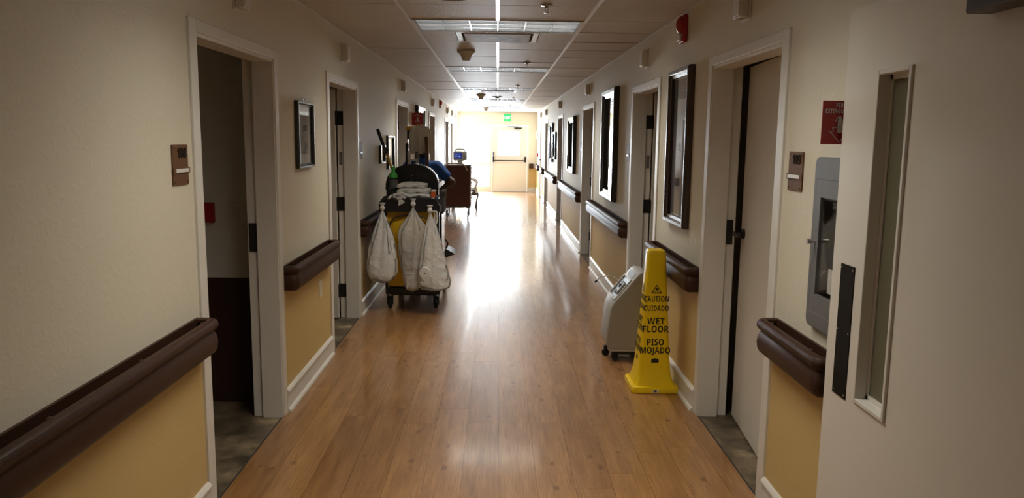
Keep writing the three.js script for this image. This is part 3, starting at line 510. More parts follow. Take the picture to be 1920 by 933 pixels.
// ---------------------------------------------------------------- small wall fittings
{
  const cover = (S, Z, y, label, name = 'outlet_plate') => { const t = thing(name, label, 'outlet'); mesh('plate', wb(S, 0, 0.005, y - 0.058, y + 0.058, Z - 0.036, Z + 0.036, 0.003), mat.beigePlastic, t); mesh('socket', wb(S, 0.005, 0.007, y + 0.008, y + 0.036, Z - 0.015, Z + 0.015, 0.003), mat.whitePlastic, t); mesh('socket', wb(S, 0.005, 0.007, y - 0.036, y - 0.008, Z - 0.015, Z + 0.015, 0.003), mat.whitePlastic, t); };
  cover(side.L, 5.26, 0.555, 'beige power outlet on yellow wall under the handrail');
  // things on the partition inside room 108
  const Zp = 4.52;
  const sp = thing('switch_plate', 'beige double light switch on the wall inside room 108', 'light switch');
  mesh('plate', bx(-1.585, -1.515, 1.095, 1.212, Zp - 0.006, Zp, 0.003), mat.beigePlastic, sp);
  mesh('toggle', bx(-1.556, -1.544, 1.16, 1.18, Zp - 0.014, Zp - 0.006), mat.whitePlastic, sp); mesh('toggle', bx(-1.556, -1.544, 1.125, 1.145, Zp - 0.014, Zp - 0.006), mat.whitePlastic, sp);
  const rb = thing('alarm_box', 'small red box on the wall inside room 108', 'alarm box');
  mesh('body', bx(-1.73, -1.655, 1.095, 1.212, Zp - 0.035, Zp, 0.004), mat.red, rb); mesh('cover', bx(-1.722, -1.663, 1.105, 1.17, Zp - 0.04, Zp - 0.035, 0.002), mat.red, rb);
  // fire alarm horns
  const horn = (S, Z, y, label) => {
    const t = thing('alarm_horn', label, 'fire alarm');
    mesh('backbox', wb(S, 0, 0.03, y - 0.085, y + 0.085, Z - 0.06, Z + 0.06, 0.008), mat.red, t);
    const q = W(S, 0.03, y + 0.025, Z), g = new THREE.SphereGeometry(0.055, 18, 10, 0, Math.PI * 2, 0, Math.PI / 2).scale(1, 0.6, 1).rotateZ(S.s > 0 ? Math.PI / 2 : -Math.PI / 2).translate(q.x, q.y, q.z);
    mesh('horn_dome', g, mat.red, t);
    mesh('strobe', wb(S, 0.03, 0.048, y - 0.075, y - 0.04, Z - 0.035, Z + 0.035, 0.006), mat.whitePlastic, t);
  };
  horn(side.R, 5.02, 2.305, 'red fire alarm horn with strobe above the tall brown framed print');
  horn(side.L, 16.3, 2.30, 'red fire alarm horn past the fourth doorway of the cleaning cart side');
  const pull = thing('pull_station', 'red fire pull station near the exit door', 'fire alarm'); mesh('body', wb(side.R, 0, 0.045, 1.09, 1.2, 22.6, 22.68, 0.004), mat.red, pull); mesh('pull_bar', wb(side.R, 0.045, 0.06, 1.12, 1.14, 22.6, 22.68, 0.003), mat.whitePlastic, pull);
  const ph = thing('wall_unit', 'white wall unit high beside the exit door', 'wall unit'); mesh('body', wb(side.R, 0, 0.07, 1.62, 1.84, 22.75, 22.9, 0.008), mat.whitePlastic, ph); mesh('face', wb(side.R, 0.07, 0.074, 1.66, 1.8, 22.77, 22.88, 0.002), mat.beigePlastic, ph);
  // flange signs for the extinguishers
  const flange = (S, Z, y0, y1, wd, label) => {
    const t = thing('extinguisher_sign', label, 'sign'), a = S.x - S.s * 0.001, b = S.x - S.s * wd;
    const pl = mesh('plate', bx(Math.min(a, b), Math.max(a, b), y0, y1, Z, Z + 0.003), mat.red, t);
    mesh('mount', wb(S, 0, 0.004, y0, y1, Z - 0.0, Z + 0.022), mat.red, t);
    const cx = (a + b) / 2, h = y1 - y0, white = M(C(0.72, 0.7, 0.68), 0.5), zf = -(Z - 0.0012);
    const put = (g, x, y) => g.translate(x, y, zf);
    const L = [put(letters('FIRE', h * 0.098, 0.86), cx, y1 - h * 0.155), put(letters('EXTINGUISHER', h * 0.098, 0.74), cx, y1 - h * 0.285)];
    const body = new THREE.Shape(); const k = h; body.moveTo(-0.055 * k, 0.26 * k); body.lineTo(0.055 * k, 0.26 * k); body.lineTo(0.055 * k, 0.54 * k); body.quadraticCurveTo(0.05 * k, 0.6 * k, 0.02 * k, 0.61 * k); body.lineTo(0.02 * k, 0.65 * k); body.lineTo(-0.02 * k, 0.65 * k); body.lineTo(-0.02 * k, 0.61 * k); body.quadraticCurveTo(-0.05 * k, 0.6 * k, -0.055 * k, 0.54 * k);
    const hose = new THREE.Shape(); hose.moveTo(-0.02 * k, 0.655 * k); hose.lineTo(-0.09 * k, 0.61 * k); hose.lineTo(-0.115 * k, 0.53 * k); hose.lineTo(-0.09 * k, 0.53 * k); hose.lineTo(-0.07 * k, 0.59 * k); hose.lineTo(-0.02 * k, 0.62 * k);
    const hand = new THREE.Shape(); hand.moveTo(0.085 * k, 0.63 * k); hand.lineTo(0.1 * k, 0.63 * k); hand.lineTo(0.1 * k, 0.46 * k); hand.lineTo(0.085 * k, 0.46 * k);
    const arrow = [[-0.17, 0.38], [-0.15, 0.3], [-0.23, 0.3], [0, 0.06], [0.23, 0.3], [0.15, 0.3], [0.17, 0.38]], lines = [];
    for (let i = 0; i < arrow.length; i++) { const p = arrow[i], q = arrow[(i + 1) % arrow.length]; const s = new THREE.Shape(), dx = q[0] - p[0], dy = q[1] - p[1], l = Math.hypot(dx, dy), nx = -dy / l * 0.007, ny = dx / l * 0.007; s.moveTo((p[0] + nx) * k, (p[1] + ny) * k); s.lineTo((q[0] + nx) * k, (q[1] + ny) * k); s.lineTo((q[0] - nx) * k, (q[1] - ny) * k); s.lineTo((p[0] - nx) * k, (p[1] - ny) * k); lines.push(put(new THREE.ShapeGeometry(s), cx, y0)); }
    mesh('printed_text', L, white, pl); mesh('printed_symbol', [put(new THREE.ShapeGeometry(body), cx, y0), put(new THREE.ShapeGeometry(hose), cx, y0), put(new THREE.ShapeGeometry(hand), cx, y0)], white, pl); mesh('printed_arrow', lines, white, pl);
  };
  flange(side.R, 2.55, 1.595, 1.737, 0.121, 'red fire extinguisher sign projecting beside the open fire door');
  flange(side.L, 11.1, 1.78, 1.95, 0.16, 'red sign projecting from the wall behind the mop');
  // extinguisher cabinet
  const S = side.R, c = thing('extinguisher_cabinet', 'grey metal fire extinguisher cabinet with glass door', 'cabinet'), z0 = 2.47, z1 = 2.805, y0 = 0.93, y1 = 1.545;
  mesh('box', [wb(S, -0.13, -0.125, y0 + 0.012, y1 - 0.012, z0 + 0.008, z1 - 0.008), wb(S, 0, -0.13, y0 + 0.012, y0 + 0.017, z0 + 0.008, z1 - 0.008), wb(S, 0, -0.13, y1 - 0.017, y1 - 0.012, z0 + 0.008, z1 - 0.008), wb(S, 0, -0.13, y0 + 0.012, y1 - 0.012, z0 + 0.008, z0 + 0.013), wb(S, 0, -0.13, y0 + 0.012, y1 - 0.012, z1 - 0.013, z1 - 0.008)], mat.grey, c);
  const ring = (A, B, d0, d1, m, name, par, r) => mesh(name, [wb(S, d0, d1, A.y0, B.y0, A.z0, A.z1, r), wb(S, d0, d1, B.y1, A.y1, A.z0, A.z1, r), wb(S, d0, d1, B.y0, B.y1, A.z0, B.z0, r), wb(S, d0, d1, B.y0, B.y1, B.z1, A.z1, r)], m, par);
  const shp = new THREE.Shape(), rc = 0.03; const W0 = z1 - z0, H0 = y1 - y0;
  shp.moveTo(rc, 0); shp.lineTo(W0 - rc, 0); shp.quadraticCurveTo(W0, 0, W0, rc); shp.lineTo(W0, H0 - rc); shp.quadraticCurveTo(W0, H0, W0 - rc, H0); shp.lineTo(rc, H0); shp.quadraticCurveTo(0, H0, 0, H0 - rc); shp.lineTo(0, rc); shp.quadraticCurveTo(0, 0, rc, 0);
  const hole = new THREE.Path(); hole.moveTo(0.018, 0.05); hole.lineTo(W0 - 0.018, 0.05); hole.lineTo(W0 - 0.018, H0 - 0.075); hole.lineTo(0.018, H0 - 0.075); hole.lineTo(0.018, 0.05); shp.holes.push(hole);
  const tg = new THREE.ExtrudeGeometry(shp, { depth: 0.018, bevelEnabled: true, bevelSize: 0.004, bevelThickness: 0.004, bevelSegments: 2, curveSegments: 6 });
  tg.rotateY(-Math.PI / 2).rotateY(Math.PI).rotateY(Math.PI); // shape x -> -(-Z)
  tg.applyMatrix4(new THREE.Matrix4().set(1, 0, 0, 0, 0, 1, 0, 0, 0, 0, 1, 0, 0, 0, 0, 1)); tg.computeBoundingBox(); const bb = tg.boundingBox;
  tg.translate(XR - bb.max.x, y0 - bb.min.y - 0.004, -(z1 + 0.004) - bb.min.z);
  mesh('surround', tg, mat.grey, c);
  const d = part('door', c);
  ring({ y0: y0 + 0.052, y1: y1 - 0.077, z0: z0 + 0.02, z1: z1 - 0.02 }, { y0: y0 + 0.12, y1: y1 - 0.14, z0: z0 + 0.06, z1: z1 - 0.062 }, 0.012, 0.026, mat.grey, 'door_panel', d, 0);
  mesh('door_glass', wb(S, 0.017, 0.02, y0 + 0.12, y1 - 0.14, z0 + 0.06, z1 - 0.062), mat.pane, d);
  mesh('knob', [rod([XR - 0.026, 1.243, z1 - 0.04], [XR - 0.045, 1.243, z1 - 0.04], 0.005), rod([XR - 0.043, 1.243, z1 - 0.04], [XR - 0.056, 1.243, z1 - 0.04], 0.010, 0.009, 16)], mat.steel, d);
  const ex = thing('fire_extinguisher', 'dark wrapped fire extinguisher inside the grey cabinet', 'extinguisher'), ez = (z0 + z1) / 2, exx = XR + 0.062;
  const wrap = lathe([[0, 0], [0.045, 0], [0.055, 0.03], [0.056, 0.3], [0.045, 0.36], [0.022, 0.4], [0.018, 0.44]], exx, y0 + 0.02, ez, 20), wp = wrap.attributes.position;
  for (let i = 0; i < wp.count; i++) { const n = (fbm(wp.getY(i) * 30 + 7, Math.atan2(wp.getZ(i) + ez, wp.getX(i) - exx) * 4 + 20, 512, 512, 91, 3) - 0.5) * 0.012; wp.setX(i, wp.getX(i) + n); wp.setZ(i, wp.getZ(i) + n); } wrap.computeVertexNormals();
  mesh('body', wrap, M(C(0.06, 0.06, 0.062), 0.25), ex);
  mesh('tag', wb(S, -0.0045, -0.006, y0 + 0.13, y0 + 0.22, ez - 0.03, ez + 0.07), mat.whitePlastic, ex);
  mesh('valve', [bx(exx - 0.015, exx + 0.015, y0 + 0.45, y0 + 0.475, ez - 0.02, ez + 0.03, 0.005), rod([exx, y0 + 0.44, ez], [exx, y0 + 0.46, ez], 0.012)], mat.blackMetal, ex);
}

// ---------------------------------------------------------------- fittings on the ceiling
{
  const smoke = (x, Z, r, label) => { const t = thing('smoke_detector', label, 'smoke detector'); mesh('base', lathe([[0, 0], [r, 0], [r, -0.012], [r * 0.92, -0.02], [0, -0.02]], x, H, Z), mat.beigePlastic, t); mesh('head', lathe([[r * 0.9, -0.02], [r * 0.66, -0.035], [r * 0.52, -0.06], [r * 0.44, -0.085], [r * 0.34, -0.093], [0, -0.094]], x, H, Z), mat.beigePlastic, t); mesh('indicator', ball(x + r * 0.2, H - 0.088, Z - r * 0.3, 0.006, 0.006, 0.006, 8), mat.red, t); };
  smoke(-0.302, 7.34, 0.085, 'beige smoke detector between the dusty vent and next light');
  smoke(-0.317, 14.47, 0.085, 'beige smoke detector between the third and second lights from the exit door');
  smoke(-0.318, 20.6, 0.085, 'beige smoke detector on the ceiling close to the exit door');
  const disc = thing('ceiling_disc', 'dark round ceiling disc on the middle runner', 'ceiling fitting'); mesh('plate', lathe([[0, 0], [0.1, 0], [0.1, -0.006], [0.05, -0.014], [0, -0.016]], -0.02, H - 0.003, 15.12), mat.blackMetal, disc); mesh('hub', lathe([[0.04, -0.014], [0.03, -0.03], [0, -0.03]], -0.02, H - 0.003, 15.12), mat.blackMetal, disc);
  const sp = thing('ceiling_speaker', 'round white ceiling speaker beyond the lit light', 'speaker'); mesh('rim', lathe([[0.09, 0], [0.12, 0], [0.12, -0.006], [0.1, -0.012], [0.09, -0.008]], -0.27, H, 4.58), mat.whitePaint, sp); mesh('grille', lathe([[0, -0.009], [0.092, -0.006]], -0.27, H, 4.58), mat.beigePlastic, sp);
  for (const [x, Z, nth] of [[0.289, 4.82, 'fifth'], [0.303, 8.37, 'fourth'], [0.298, 11.92, 'third'], [0.298, 15.45, 'second'], [0.298, 19.0, 'first']]) {
    const t = thing('sprinkler', `chrome fire sprinkler head beside the ${nth} ceiling light from the exit door`, 'sprinkler', 'ceiling sprinkler heads');
    mesh('escutcheon', lathe([[0.01, 0], [0.038, 0], [0.034, -0.006], [0.014, -0.009]], x, H, Z, 20), mat.steel, t);
    mesh('body', [rod([x, H, Z], [x, H - 0.022, Z], 0.009), rod([x - 0.009, H - 0.022, Z], [x - 0.004, H - 0.045, Z], 0.002), rod([x + 0.009, H - 0.022, Z], [x + 0.004, H - 0.045, Z], 0.002)], mat.steel, t);
    mesh('deflector', lathe([[0, -0.046], [0.016, -0.045], [0.016, -0.048], [0, -0.049]], x, H, Z, 16), mat.steel, t);
  }
  const ex = thing('exit_sign', 'green lit exit sign over the exit door', 'exit sign');
  const cnv = document.createElement('canvas'); cnv.width = 256; cnv.height = 224; const cx = cnv.getContext('2d');
  cx.fillStyle = '#16b060'; cx.fillRect(0, 0, 256, 224); cx.fillStyle = '#eafff2'; cx.font = 'bold 112px sans-serif'; cx.textAlign = 'center'; cx.textBaseline = 'middle'; cx.fillText('EXIT', 128, 116, 220);
  const ct = new THREE.CanvasTexture(cnv); ct.colorSpace = THREE.SRGBColorSpace;
  mesh('case', bx(0.16, 0.40, 2.12, 2.35, ZF - 0.06, ZF, 0.006), mat.whitePlastic, ex);
  const face = new THREE.PlaneGeometry(0.216, 0.205).translate(0.28, 2.235, -(ZF - 0.0615));
  mesh('sign_face', face, M(C(1, 1, 1), 0.4, { map: ct, emissive: C(1, 1, 1), emissiveMap: ct, emissiveIntensity: 0.5 }), ex, true);
  areaLight('exit_sign_glow', 0.21, 0.2, V(0.28, 2.235, ZF - 0.07), V(0.28, 2.235, 0), C(0.2, 1, 0.5), 0.6);
}

// ---------------------------------------------------------------- yellow caution cone
const curve = (tab) => (y) => { let i = 0; while (i < tab.length - 2 && y > tab[i + 1][0]) i++; const [a, b] = [tab[i], tab[i + 1]], t = clamp((y - a[0]) / (b[0] - a[0])); return a[1] + (b[1] - a[1]) * t; };
{
  const t = thing('caution_cone', 'tall yellow wet floor caution cone beside the wall', 'caution cone'), cx = 1.022, cz = 4.855;
  const ringPts = (hs, r, n = 5) => { const o = []; for (let q = 0; q < 4; q++) for (let k = 0; k <= n; k++) { const a = (q + k / n) * Math.PI / 2, sx = [1, -1, -1, 1][q], sy = [1, 1, -1, -1][q]; o.push([sx * (hs - r) + r * Math.cos(a), sy * (hs - r) + r * Math.sin(a)]); } return o; };
  const loft = (levels) => {
    const pos = [], rings = levels.map(([y, hs, r]) => ringPts(hs, r).map(([a, b]) => V(cx + a, y, cz - b))), n = rings[0].length, tri = (a, b, c) => pos.push(a.x, a.y, a.z, b.x, b.y, b.z, c.x, c.y, c.z);
    for (let k = 0; k + 1 < rings.length; k++) for (let i = 0; i < n; i++) { const j = (i + 1) % n; tri(rings[k][i], rings[k][j], rings[k + 1][j]); tri(rings[k][i], rings[k + 1][j], rings[k + 1][i]); }
    const c0 = V(cx, levels[0][0], cz), c1 = V(cx, levels[levels.length - 1][0], cz), R0 = rings[0], R1 = rings[rings.length - 1];
    for (let i = 0; i < n; i++) { const j = (i + 1) % n; tri(c0, R0[j], R0[i]); tri(c1, R1[i], R1[j]); }
    const g = new THREE.BufferGeometry(); g.setAttribute('position', new THREE.Float32BufferAttribute(pos, 3)); return toCreasedNormals(orient(g), 0.5);
  };
  const hs = curve([[0.04, 0.131], [0.07, 0.118], [0.11, 0.108], [0.17, 0.1], [0.26, 0.0925], [0.5, 0.0785], [0.885, 0.0565], [0.93, 0.054]]);
  const lv = []; for (let k = 0; k <= 22; k++) { const y = 0.038 + (0.885 - 0.038) * k / 22; lv.push([y, hs(y), 0.02]); } lv.push([0.898, 0.0545, 0.02], [0.908, 0.049, 0.018], [0.912, 0.04, 0.016]);
  mesh('cone_body', loft(lv), mat.coneYellow, t);
  mesh('base', loft([[0, 0.149, 0.03], [0.006, 0.153, 0.032], [0.03, 0.153, 0.032], [0.04, 0.149, 0.03], [0.044, 0.142, 0.028]]), mat.coneYellow, t);
  const place = (g, face) => { const p = g.attributes.position; for (let i = 0; i < p.count; i++) { const u = p.getX(i), y = p.getY(i), q = hs(y) + 0.0012; const v = face === 'front' ? V(cx + u, y, cz - q) : V(cx - q, y, cz - u); p.setXYZ(i, v.x, v.y, v.z); } g.computeVertexNormals(); return g; };
  const triS = () => { const s = new THREE.Shape(), R = (k) => [[0, 0.034 * k], [-0.035 * k, -0.024 * k], [0.035 * k, -0.024 * k]]; const a = R(1), b = R(0.72); s.moveTo(...a[0]); s.lineTo(...a[1]); s.lineTo(...a[2]); const h = new THREE.Path(); h.moveTo(...b[0]); h.lineTo(...b[1]); h.lineTo(...b[2]); s.holes.push(h); return new THREE.ShapeGeometry(s).translate(0, 0.66, 0); };
  const man = () => { const s = new THREE.Shape(); s.moveTo(-0.006, 0.012); s.lineTo(0.004, 0.014); s.lineTo(0.012, -0.012); s.lineTo(0.006, -0.014); s.lineTo(0, -0.002); s.lineTo(-0.008, -0.014); s.lineTo(-0.012, -0.012); s.lineTo(-0.004, 0.0); return new THREE.ShapeGeometry(s).translate(0, 0.66, 0); };
  const emblem = (w, h, y) => { const s = new THREE.Shape(); s.moveTo(-w, -h); s.lineTo(w, -h); s.lineTo(w, h * 0.6); s.quadraticCurveTo(0, h * 1.5, -w, h * 0.6); return new THREE.ShapeGeometry(s, 6).translate(0, y, 0); };
  const rows = [['CAUTION', 0.036, 0.584, 0.72], ['CUIDADO', 0.036, 0.524, 0.72], ['WET', 0.042, 0.438, 0.95], ['FLOOR', 0.042, 0.386, 0.92], ['PISO', 0.041, 0.301, 0.9], ['MOJADO', 0.041, 0.249, 0.85]];
  for (const f of ['front', 'side']) {
    mesh('printed_text', rows.map(([s, z, y, k]) => place(letters(s, z, k).translate(0, y, 0), f)), mat.print, t);
    mesh('printed_symbol', [place(triS(), f), place(man(), f), place(emblem(0.024, 0.014, 0.203), f)], mat.print, t);
  }
  mesh('moulded_mark', [bx(cx - 0.004, cx + 0.004, 0.82, 0.845, cz - 0.0635, cz - 0.055, 0.002), bx(cx - 0.012, cx + 0.012, 0.843, 0.851, cz - 0.063, cz - 0.055, 0.002)], mat.coneYellow, t);
  mesh('base_label', bx(cx - 0.02, cx + 0.02, 0.009, 0.027, cz - 0.1545, cz - 0.153), mat.whitePlastic, t);
  mesh('base_label_print', bx(cx - 0.012, cx + 0.006, 0.012, 0.024, cz - 0.1552, cz - 0.1545), mat.print, t);
}

// ---------------------------------------------------------------- oxygen concentrator
{
  const t = thing('oxygen_concentrator', 'pale grey oxygen concentrator on casters behind the caution cone', 'medical device'), z0 = 5.42, z1 = 5.74;
  const shell = M(C(0.38, 0.375, 0.36), 0.45), rim = M(C(0.55, 0.54, 0.52), 0.4);
  const sh = new THREE.Shape(); const P = [[0.828, 0.085], [0.806, 0.12], [0.800, 0.15], [0.826, 0.385], [0.845, 0.43], [1.02, 0.648], [1.045, 0.662], [1.085, 0.655], [1.098, 0.63], [1.112, 0.12], [1.10, 0.085]];
  P.forEach(([x, y], i) => (i ? sh.lineTo(x, y) : sh.moveTo(x, y)));
  const g = new THREE.ExtrudeGeometry(sh, { depth: z1 - z0 - 0.03, bevelEnabled: true, bevelSize: 0.012, bevelThickness: 0.015, bevelSegments: 3, bevelOffset: -0.012 }).translate(0, 0, -(z1 - 0.015));
  mesh('shell', toCreasedNormals(g, 0.7), shell, t);
  mesh('bottom_rim', bx(0.83, 1.10, 0.072, 0.09, z0 + 0.004, z1 - 0.004, 0.006), rim, t);
  mesh('chassis', bx(0.85, 1.08, 0.045, 0.075, z0 + 0.02, z1 - 0.02, 0.005), mat.rubber, t);
  for (const [x, Z] of [[0.822, z0 + 0.16], [0.875, z0 + 0.045], [1.06, z0 + 0.045], [1.06, z1 - 0.045]]) { const c = part('caster', t); mesh('wheel', rod([x, 0.027, Z - 0.012], [x, 0.027, Z + 0.012], 0.027, 0.027, 16), mat.rubber, c); mesh('fork', bx(x - 0.014, x + 0.014, 0.03, 0.08, Z - 0.016, Z + 0.016, 0.005), mat.black, c); }
  // control panel on the slope
  const panel = part('control_panel', t), A = [0.845, 0.43], B = [1.02, 0.648], L = Math.hypot(B[0] - A[0], B[1] - A[1]), ang = Math.atan2(B[1] - A[1], B[0] - A[0]);
  const onSlope = (g2) => { g2.rotateZ(ang); return g2.translate(A[0], A[1], 0); };
  const sb = (s0, s1, n0, n1, a, b, r = 0) => onSlope(bx(s0, s1, n0, n1, a, b, r));
  mesh('panel_recess', sb(0.035, L - 0.075, 0.0, 0.004, z0 + 0.035, z1 - 0.035, 0.002), M(C(0.09, 0.09, 0.1), 0.3), panel);
  mesh('panel_border', [sb(0.025, 0.036, 0, 0.01, z0 + 0.025, z1 - 0.025, 0.003), sb(L - 0.076, L - 0.065, 0, 0.01, z0 + 0.025, z1 - 0.025, 0.003), sb(0.03, L - 0.07, 0, 0.01, z0 + 0.024, z0 + 0.036, 0.003), sb(0.03, L - 0.07, 0, 0.01, z1 - 0.036, z1 - 0.024, 0.003)], rim, panel);
  mesh('flow_meter', sb(0.07, 0.165, 0.003, 0.022, z0 + 0.06, z0 + 0.09, 0.004), M(C(0.5, 0.52, 0.55), 0.15), panel);
  mesh('power_switch', sb(0.06, 0.09, 0.003, 0.015, z0 + 0.14, z0 + 0.17, 0.003), mat.black, panel);
  mesh('status_window', sb(0.11, 0.17, 0.003, 0.008, z0 + 0.13, z0 + 0.2, 0.002), M(C(0.12, 0.14, 0.2), 0.1), panel);
  mesh('outlet_port', onSlope(rod([0.13, 0.004, z0 + 0.115], [0.13, 0.03, z0 + 0.115], 0.012)), mat.black, panel);
  mesh('hand_grip', [sb(L - 0.055, L - 0.012, -0.001, 0.003, z0 + 0.06, z1 - 0.06, 0.001)], mat.grey, t);
  const p0 = onSlope(new THREE.BufferGeometry().setFromPoints([new THREE.Vector3(0.13, 0.03, 0)])).attributes.position;
  const tb = thing('oxygen_tube', 'clear bent tube arching from the concentrator panel', 'tube');
  const sx = p0.getX(0), sy = p0.getY(0), Zt = z0 + 0.115;
  mesh('hose', tubeG([[sx, sy, Zt], [sx - 0.02, sy + 0.04, Zt], [sx - 0.07, sy + 0.062, Zt], [sx - 0.13, sy + 0.055, Zt + 0.01], [sx - 0.165, sy + 0.025, Zt + 0.015]], 0.0045, 30, 8), M(C(0.75, 0.76, 0.74), 0.15, { transmission: 0.4, thickness: 0 }), tb);
  mesh('tip', rod([sx - 0.162, sy + 0.028, Zt + 0.015], [sx - 0.178, sy + 0.012, Zt + 0.017], 0.009, 0.008), mat.black, tb);
}

// ---------------------------------------------------------------- cleaning cart
const vinylYellow = M(C(0.66, 0.40, 0.012), 0.38, { bumpMap: waves, bumpScale: 0.02 }), blackPlastic = M(C(0.014, 0.014, 0.016), 0.32);
{
  const t = thing('cleaning_cart', 'black cleaning cart with yellow vinyl bag parked along the wall', 'cleaning cart');
  const x0 = -1.06, x1 = -0.52, zA = 7.08, zB = 8.22;
  mesh('platform', [bx(x0 + 0.02, x1 - 0.01, 0.145, 0.205, zA, zB, 0.012), bx(x0 + 0.06, x1 - 0.05, 0.125, 0.15, zA + 0.05, zB - 0.05, 0.006)], blackPlastic, t);
  for (const [x, Z, r] of [[x0 + 0.055, zA + 0.075, 0.06], [x1 - 0.05, zA + 0.075, 0.06], [x0 + 0.04, zB - 0.13, 0.1], [x1 - 0.035, zB - 0.13, 0.1]]) {
    const c = part('caster', t); mesh('tyre', new THREE.TorusGeometry(r - 0.017, 0.017, 10, 24).rotateY(Math.PI / 2).scale(1.1, 1, 1).translate(x, r, -Z), mat.rubber, c); mesh('wheel', rod([x - 0.014, r, Z], [x + 0.014, r, Z], r - 0.02, r - 0.02, 20), mat.grey, c);
    mesh('fork', [bx(x - 0.028, x - 0.02, r - 0.02, 0.15, Z - 0.02, Z + 0.02), bx(x + 0.02, x + 0.028, r - 0.02, 0.15, Z - 0.02, Z + 0.02)], mat.blackMetal, c);
  }
  // uprights and bag rim
  for (const x of [x0 + 0.03, x1 - 0.03]) for (const Z of [zA + 0.02, zA + 0.37]) mesh('upright', rod([x, 0.2, Z], [x, 0.95, Z], 0.012), mat.blackMetal, t);
  // yellow vinyl bag, bulging and creased
  const bagG = new THREE.BoxGeometry(0.46, 0.74, 0.36, 20, 26, 12), p = bagG.attributes.position;
  for (let i = 0; i < p.count; i++) {
    let x = p.getX(i), y = p.getY(i), z = p.getZ(i); const k = 1 - 0.10 * sstep(0.1, -0.37, y) - 0.04 * sstep(0.2, 0.37, y), n = fbm(x * 9 + 3, y * 7 + 9, 64, 64, 61, 4) - 0.5;
    const bulge = 0.03 * Math.cos(x / 0.46 * Math.PI) * Math.cos(y / 0.74 * Math.PI);
    x *= k; z = z * k + Math.sign(z) * (bulge + n * 0.035) * (Math.abs(z) > 0.17 ? 1 : 0); x += (Math.abs(p.getX(i)) > 0.22 ? Math.sign(x) * n * 0.025 : 0);
    p.setXYZ(i, x, y, z);
  }
  bagG.computeVertexNormals(); bagG.translate((x0 + x1) / 2 - 0.02, 0.585, -(zA + 0.2));
  const bag = mesh('vinyl_bag', bagG, vinylYellow, t);
  const zf = zA - 0.004, arch = []; for (let k = 0; k <= 14; k++) { const a = Math.PI * (1 - k / 14); arch.push([-0.805 + 0.185 * Math.cos(a), 0.80 + 0.1 * Math.sin(a), zf - 0.012 * Math.sin(a)]); }
  mesh('zip_band', tubeG(arch, 0.008, 40, 8), M(C(0.05, 0.02, 0.012), 0.6), bag);
  // black top tray over the bag
  const tray = [[-0.275, 0.925], [0.275, 0.925], [0.285, 0.97], [0.245, 1.035], [-0.235, 1.035], [-0.285, 0.97]];
  mesh('tray', [prism(tray, (s, y) => V(-0.805 + s, y, zA - 0.035), (s, y) => V(-0.805 + s, y, zA + 0.42), 0.3)], blackPlastic, t);
  mesh('tray_lip', [bx(-1.04, -0.57, 1.03, 1.05, zA - 0.035, zA - 0.02, 0.004), bx(-1.045, -1.03, 1.03, 1.06, zA - 0.03, zA + 0.4, 0.004), bx(-0.575, -0.56, 1.03, 1.06, zA - 0.03, zA + 0.4, 0.004)], blackPlastic, t);
  // cabinet with arched hood
  mesh('cabinet', bx(-1.06, -0.59, 0.205, 1.03, zA + 0.42, zA + 0.60, 0.01), blackPlastic, t);
  const arc = (r, n, sy, cy) => { const o = []; for (let k = 0; k <= n; k++) { const a = Math.PI * k / n; o.push([r * Math.cos(a), cy + sy * Math.pow(Math.sin(a), 0.75)]); } return o; };
  const hoodP = [[0.25, 1.02], ...arc(0.25, 20, 0.24, 1.10), [-0.25, 1.02]];
  mesh('hood', prism(hoodP, (s, y) => V(-0.83 + s, y, zA + 0.42), (s, y) => V(-0.83 + s, y, zA + 0.60), 0.35), blackPlastic, t);
  const rimO = arc(0.257, 24, 0.247, 1.10), rimI = arc(0.237, 24, 0.227, 1.10).reverse();
  mesh('hood_rim', prism([...rimO, ...rimI], (s, y) => V(-0.83 + s, y, zA + 0.405), (s, y) => V(-0.83 + s, y, zA + 0.44), 0.35), blackPlastic, t);
  const ribs = []; for (let k = 2; k < 17; k++) { const a = Math.PI * k / 34; const x = -0.83 + 0.259 * Math.cos(a), y = 1.10 + 0.249 * Math.pow(Math.sin(a), 0.75); ribs.push(bx(-0.008, 0.008, -0.004, 0.004, -0.05, 0.05, 0.002).rotateZ(a - Math.PI / 2).translate(x, y, -(zA + 0.48))); }
  mesh('hood_ribs', ribs, M(C(0.25, 0.26, 0.28), 0.25), t);
  for (const y of [1.19, 1.235]) mesh('rivet', ball(-0.83, y, zA + 0.419, 0.005, 0.005, 0.003, 8), mat.steel, t);
  mesh('bottle_holder', bx(-1.04, -0.93, 1.03, 1.097, zA + 0.16, zA + 0.28, 0.006), blackPlastic, t);
  mesh('handle', tubeG([[-1.03, 1.06, zA - 0.02], [-1.075, 1.0, zA - 0.04], [-1.08, 0.955, zA + 0.02]], 0.012, 16, 8), blackPlastic, t);
  mesh('side_bag', new RoundedBoxGeometry(0.045, 0.22, 0.3, 3, 0.02).translate(-0.525, 1.0, -(zA + 0.3)), M(C(0.06, 0.06, 0.065), 0.8, { bumpMap: fabricBump, bumpScale: 0.001 }), t);
  mesh('side_holder', [tubeG([[-0.515, 1.10, zA + 0.1], [-0.485, 1.12, zA + 0.14], [-0.49, 1.05, zA + 0.18]], 0.009, 16, 8)], mat.grey, t);
}
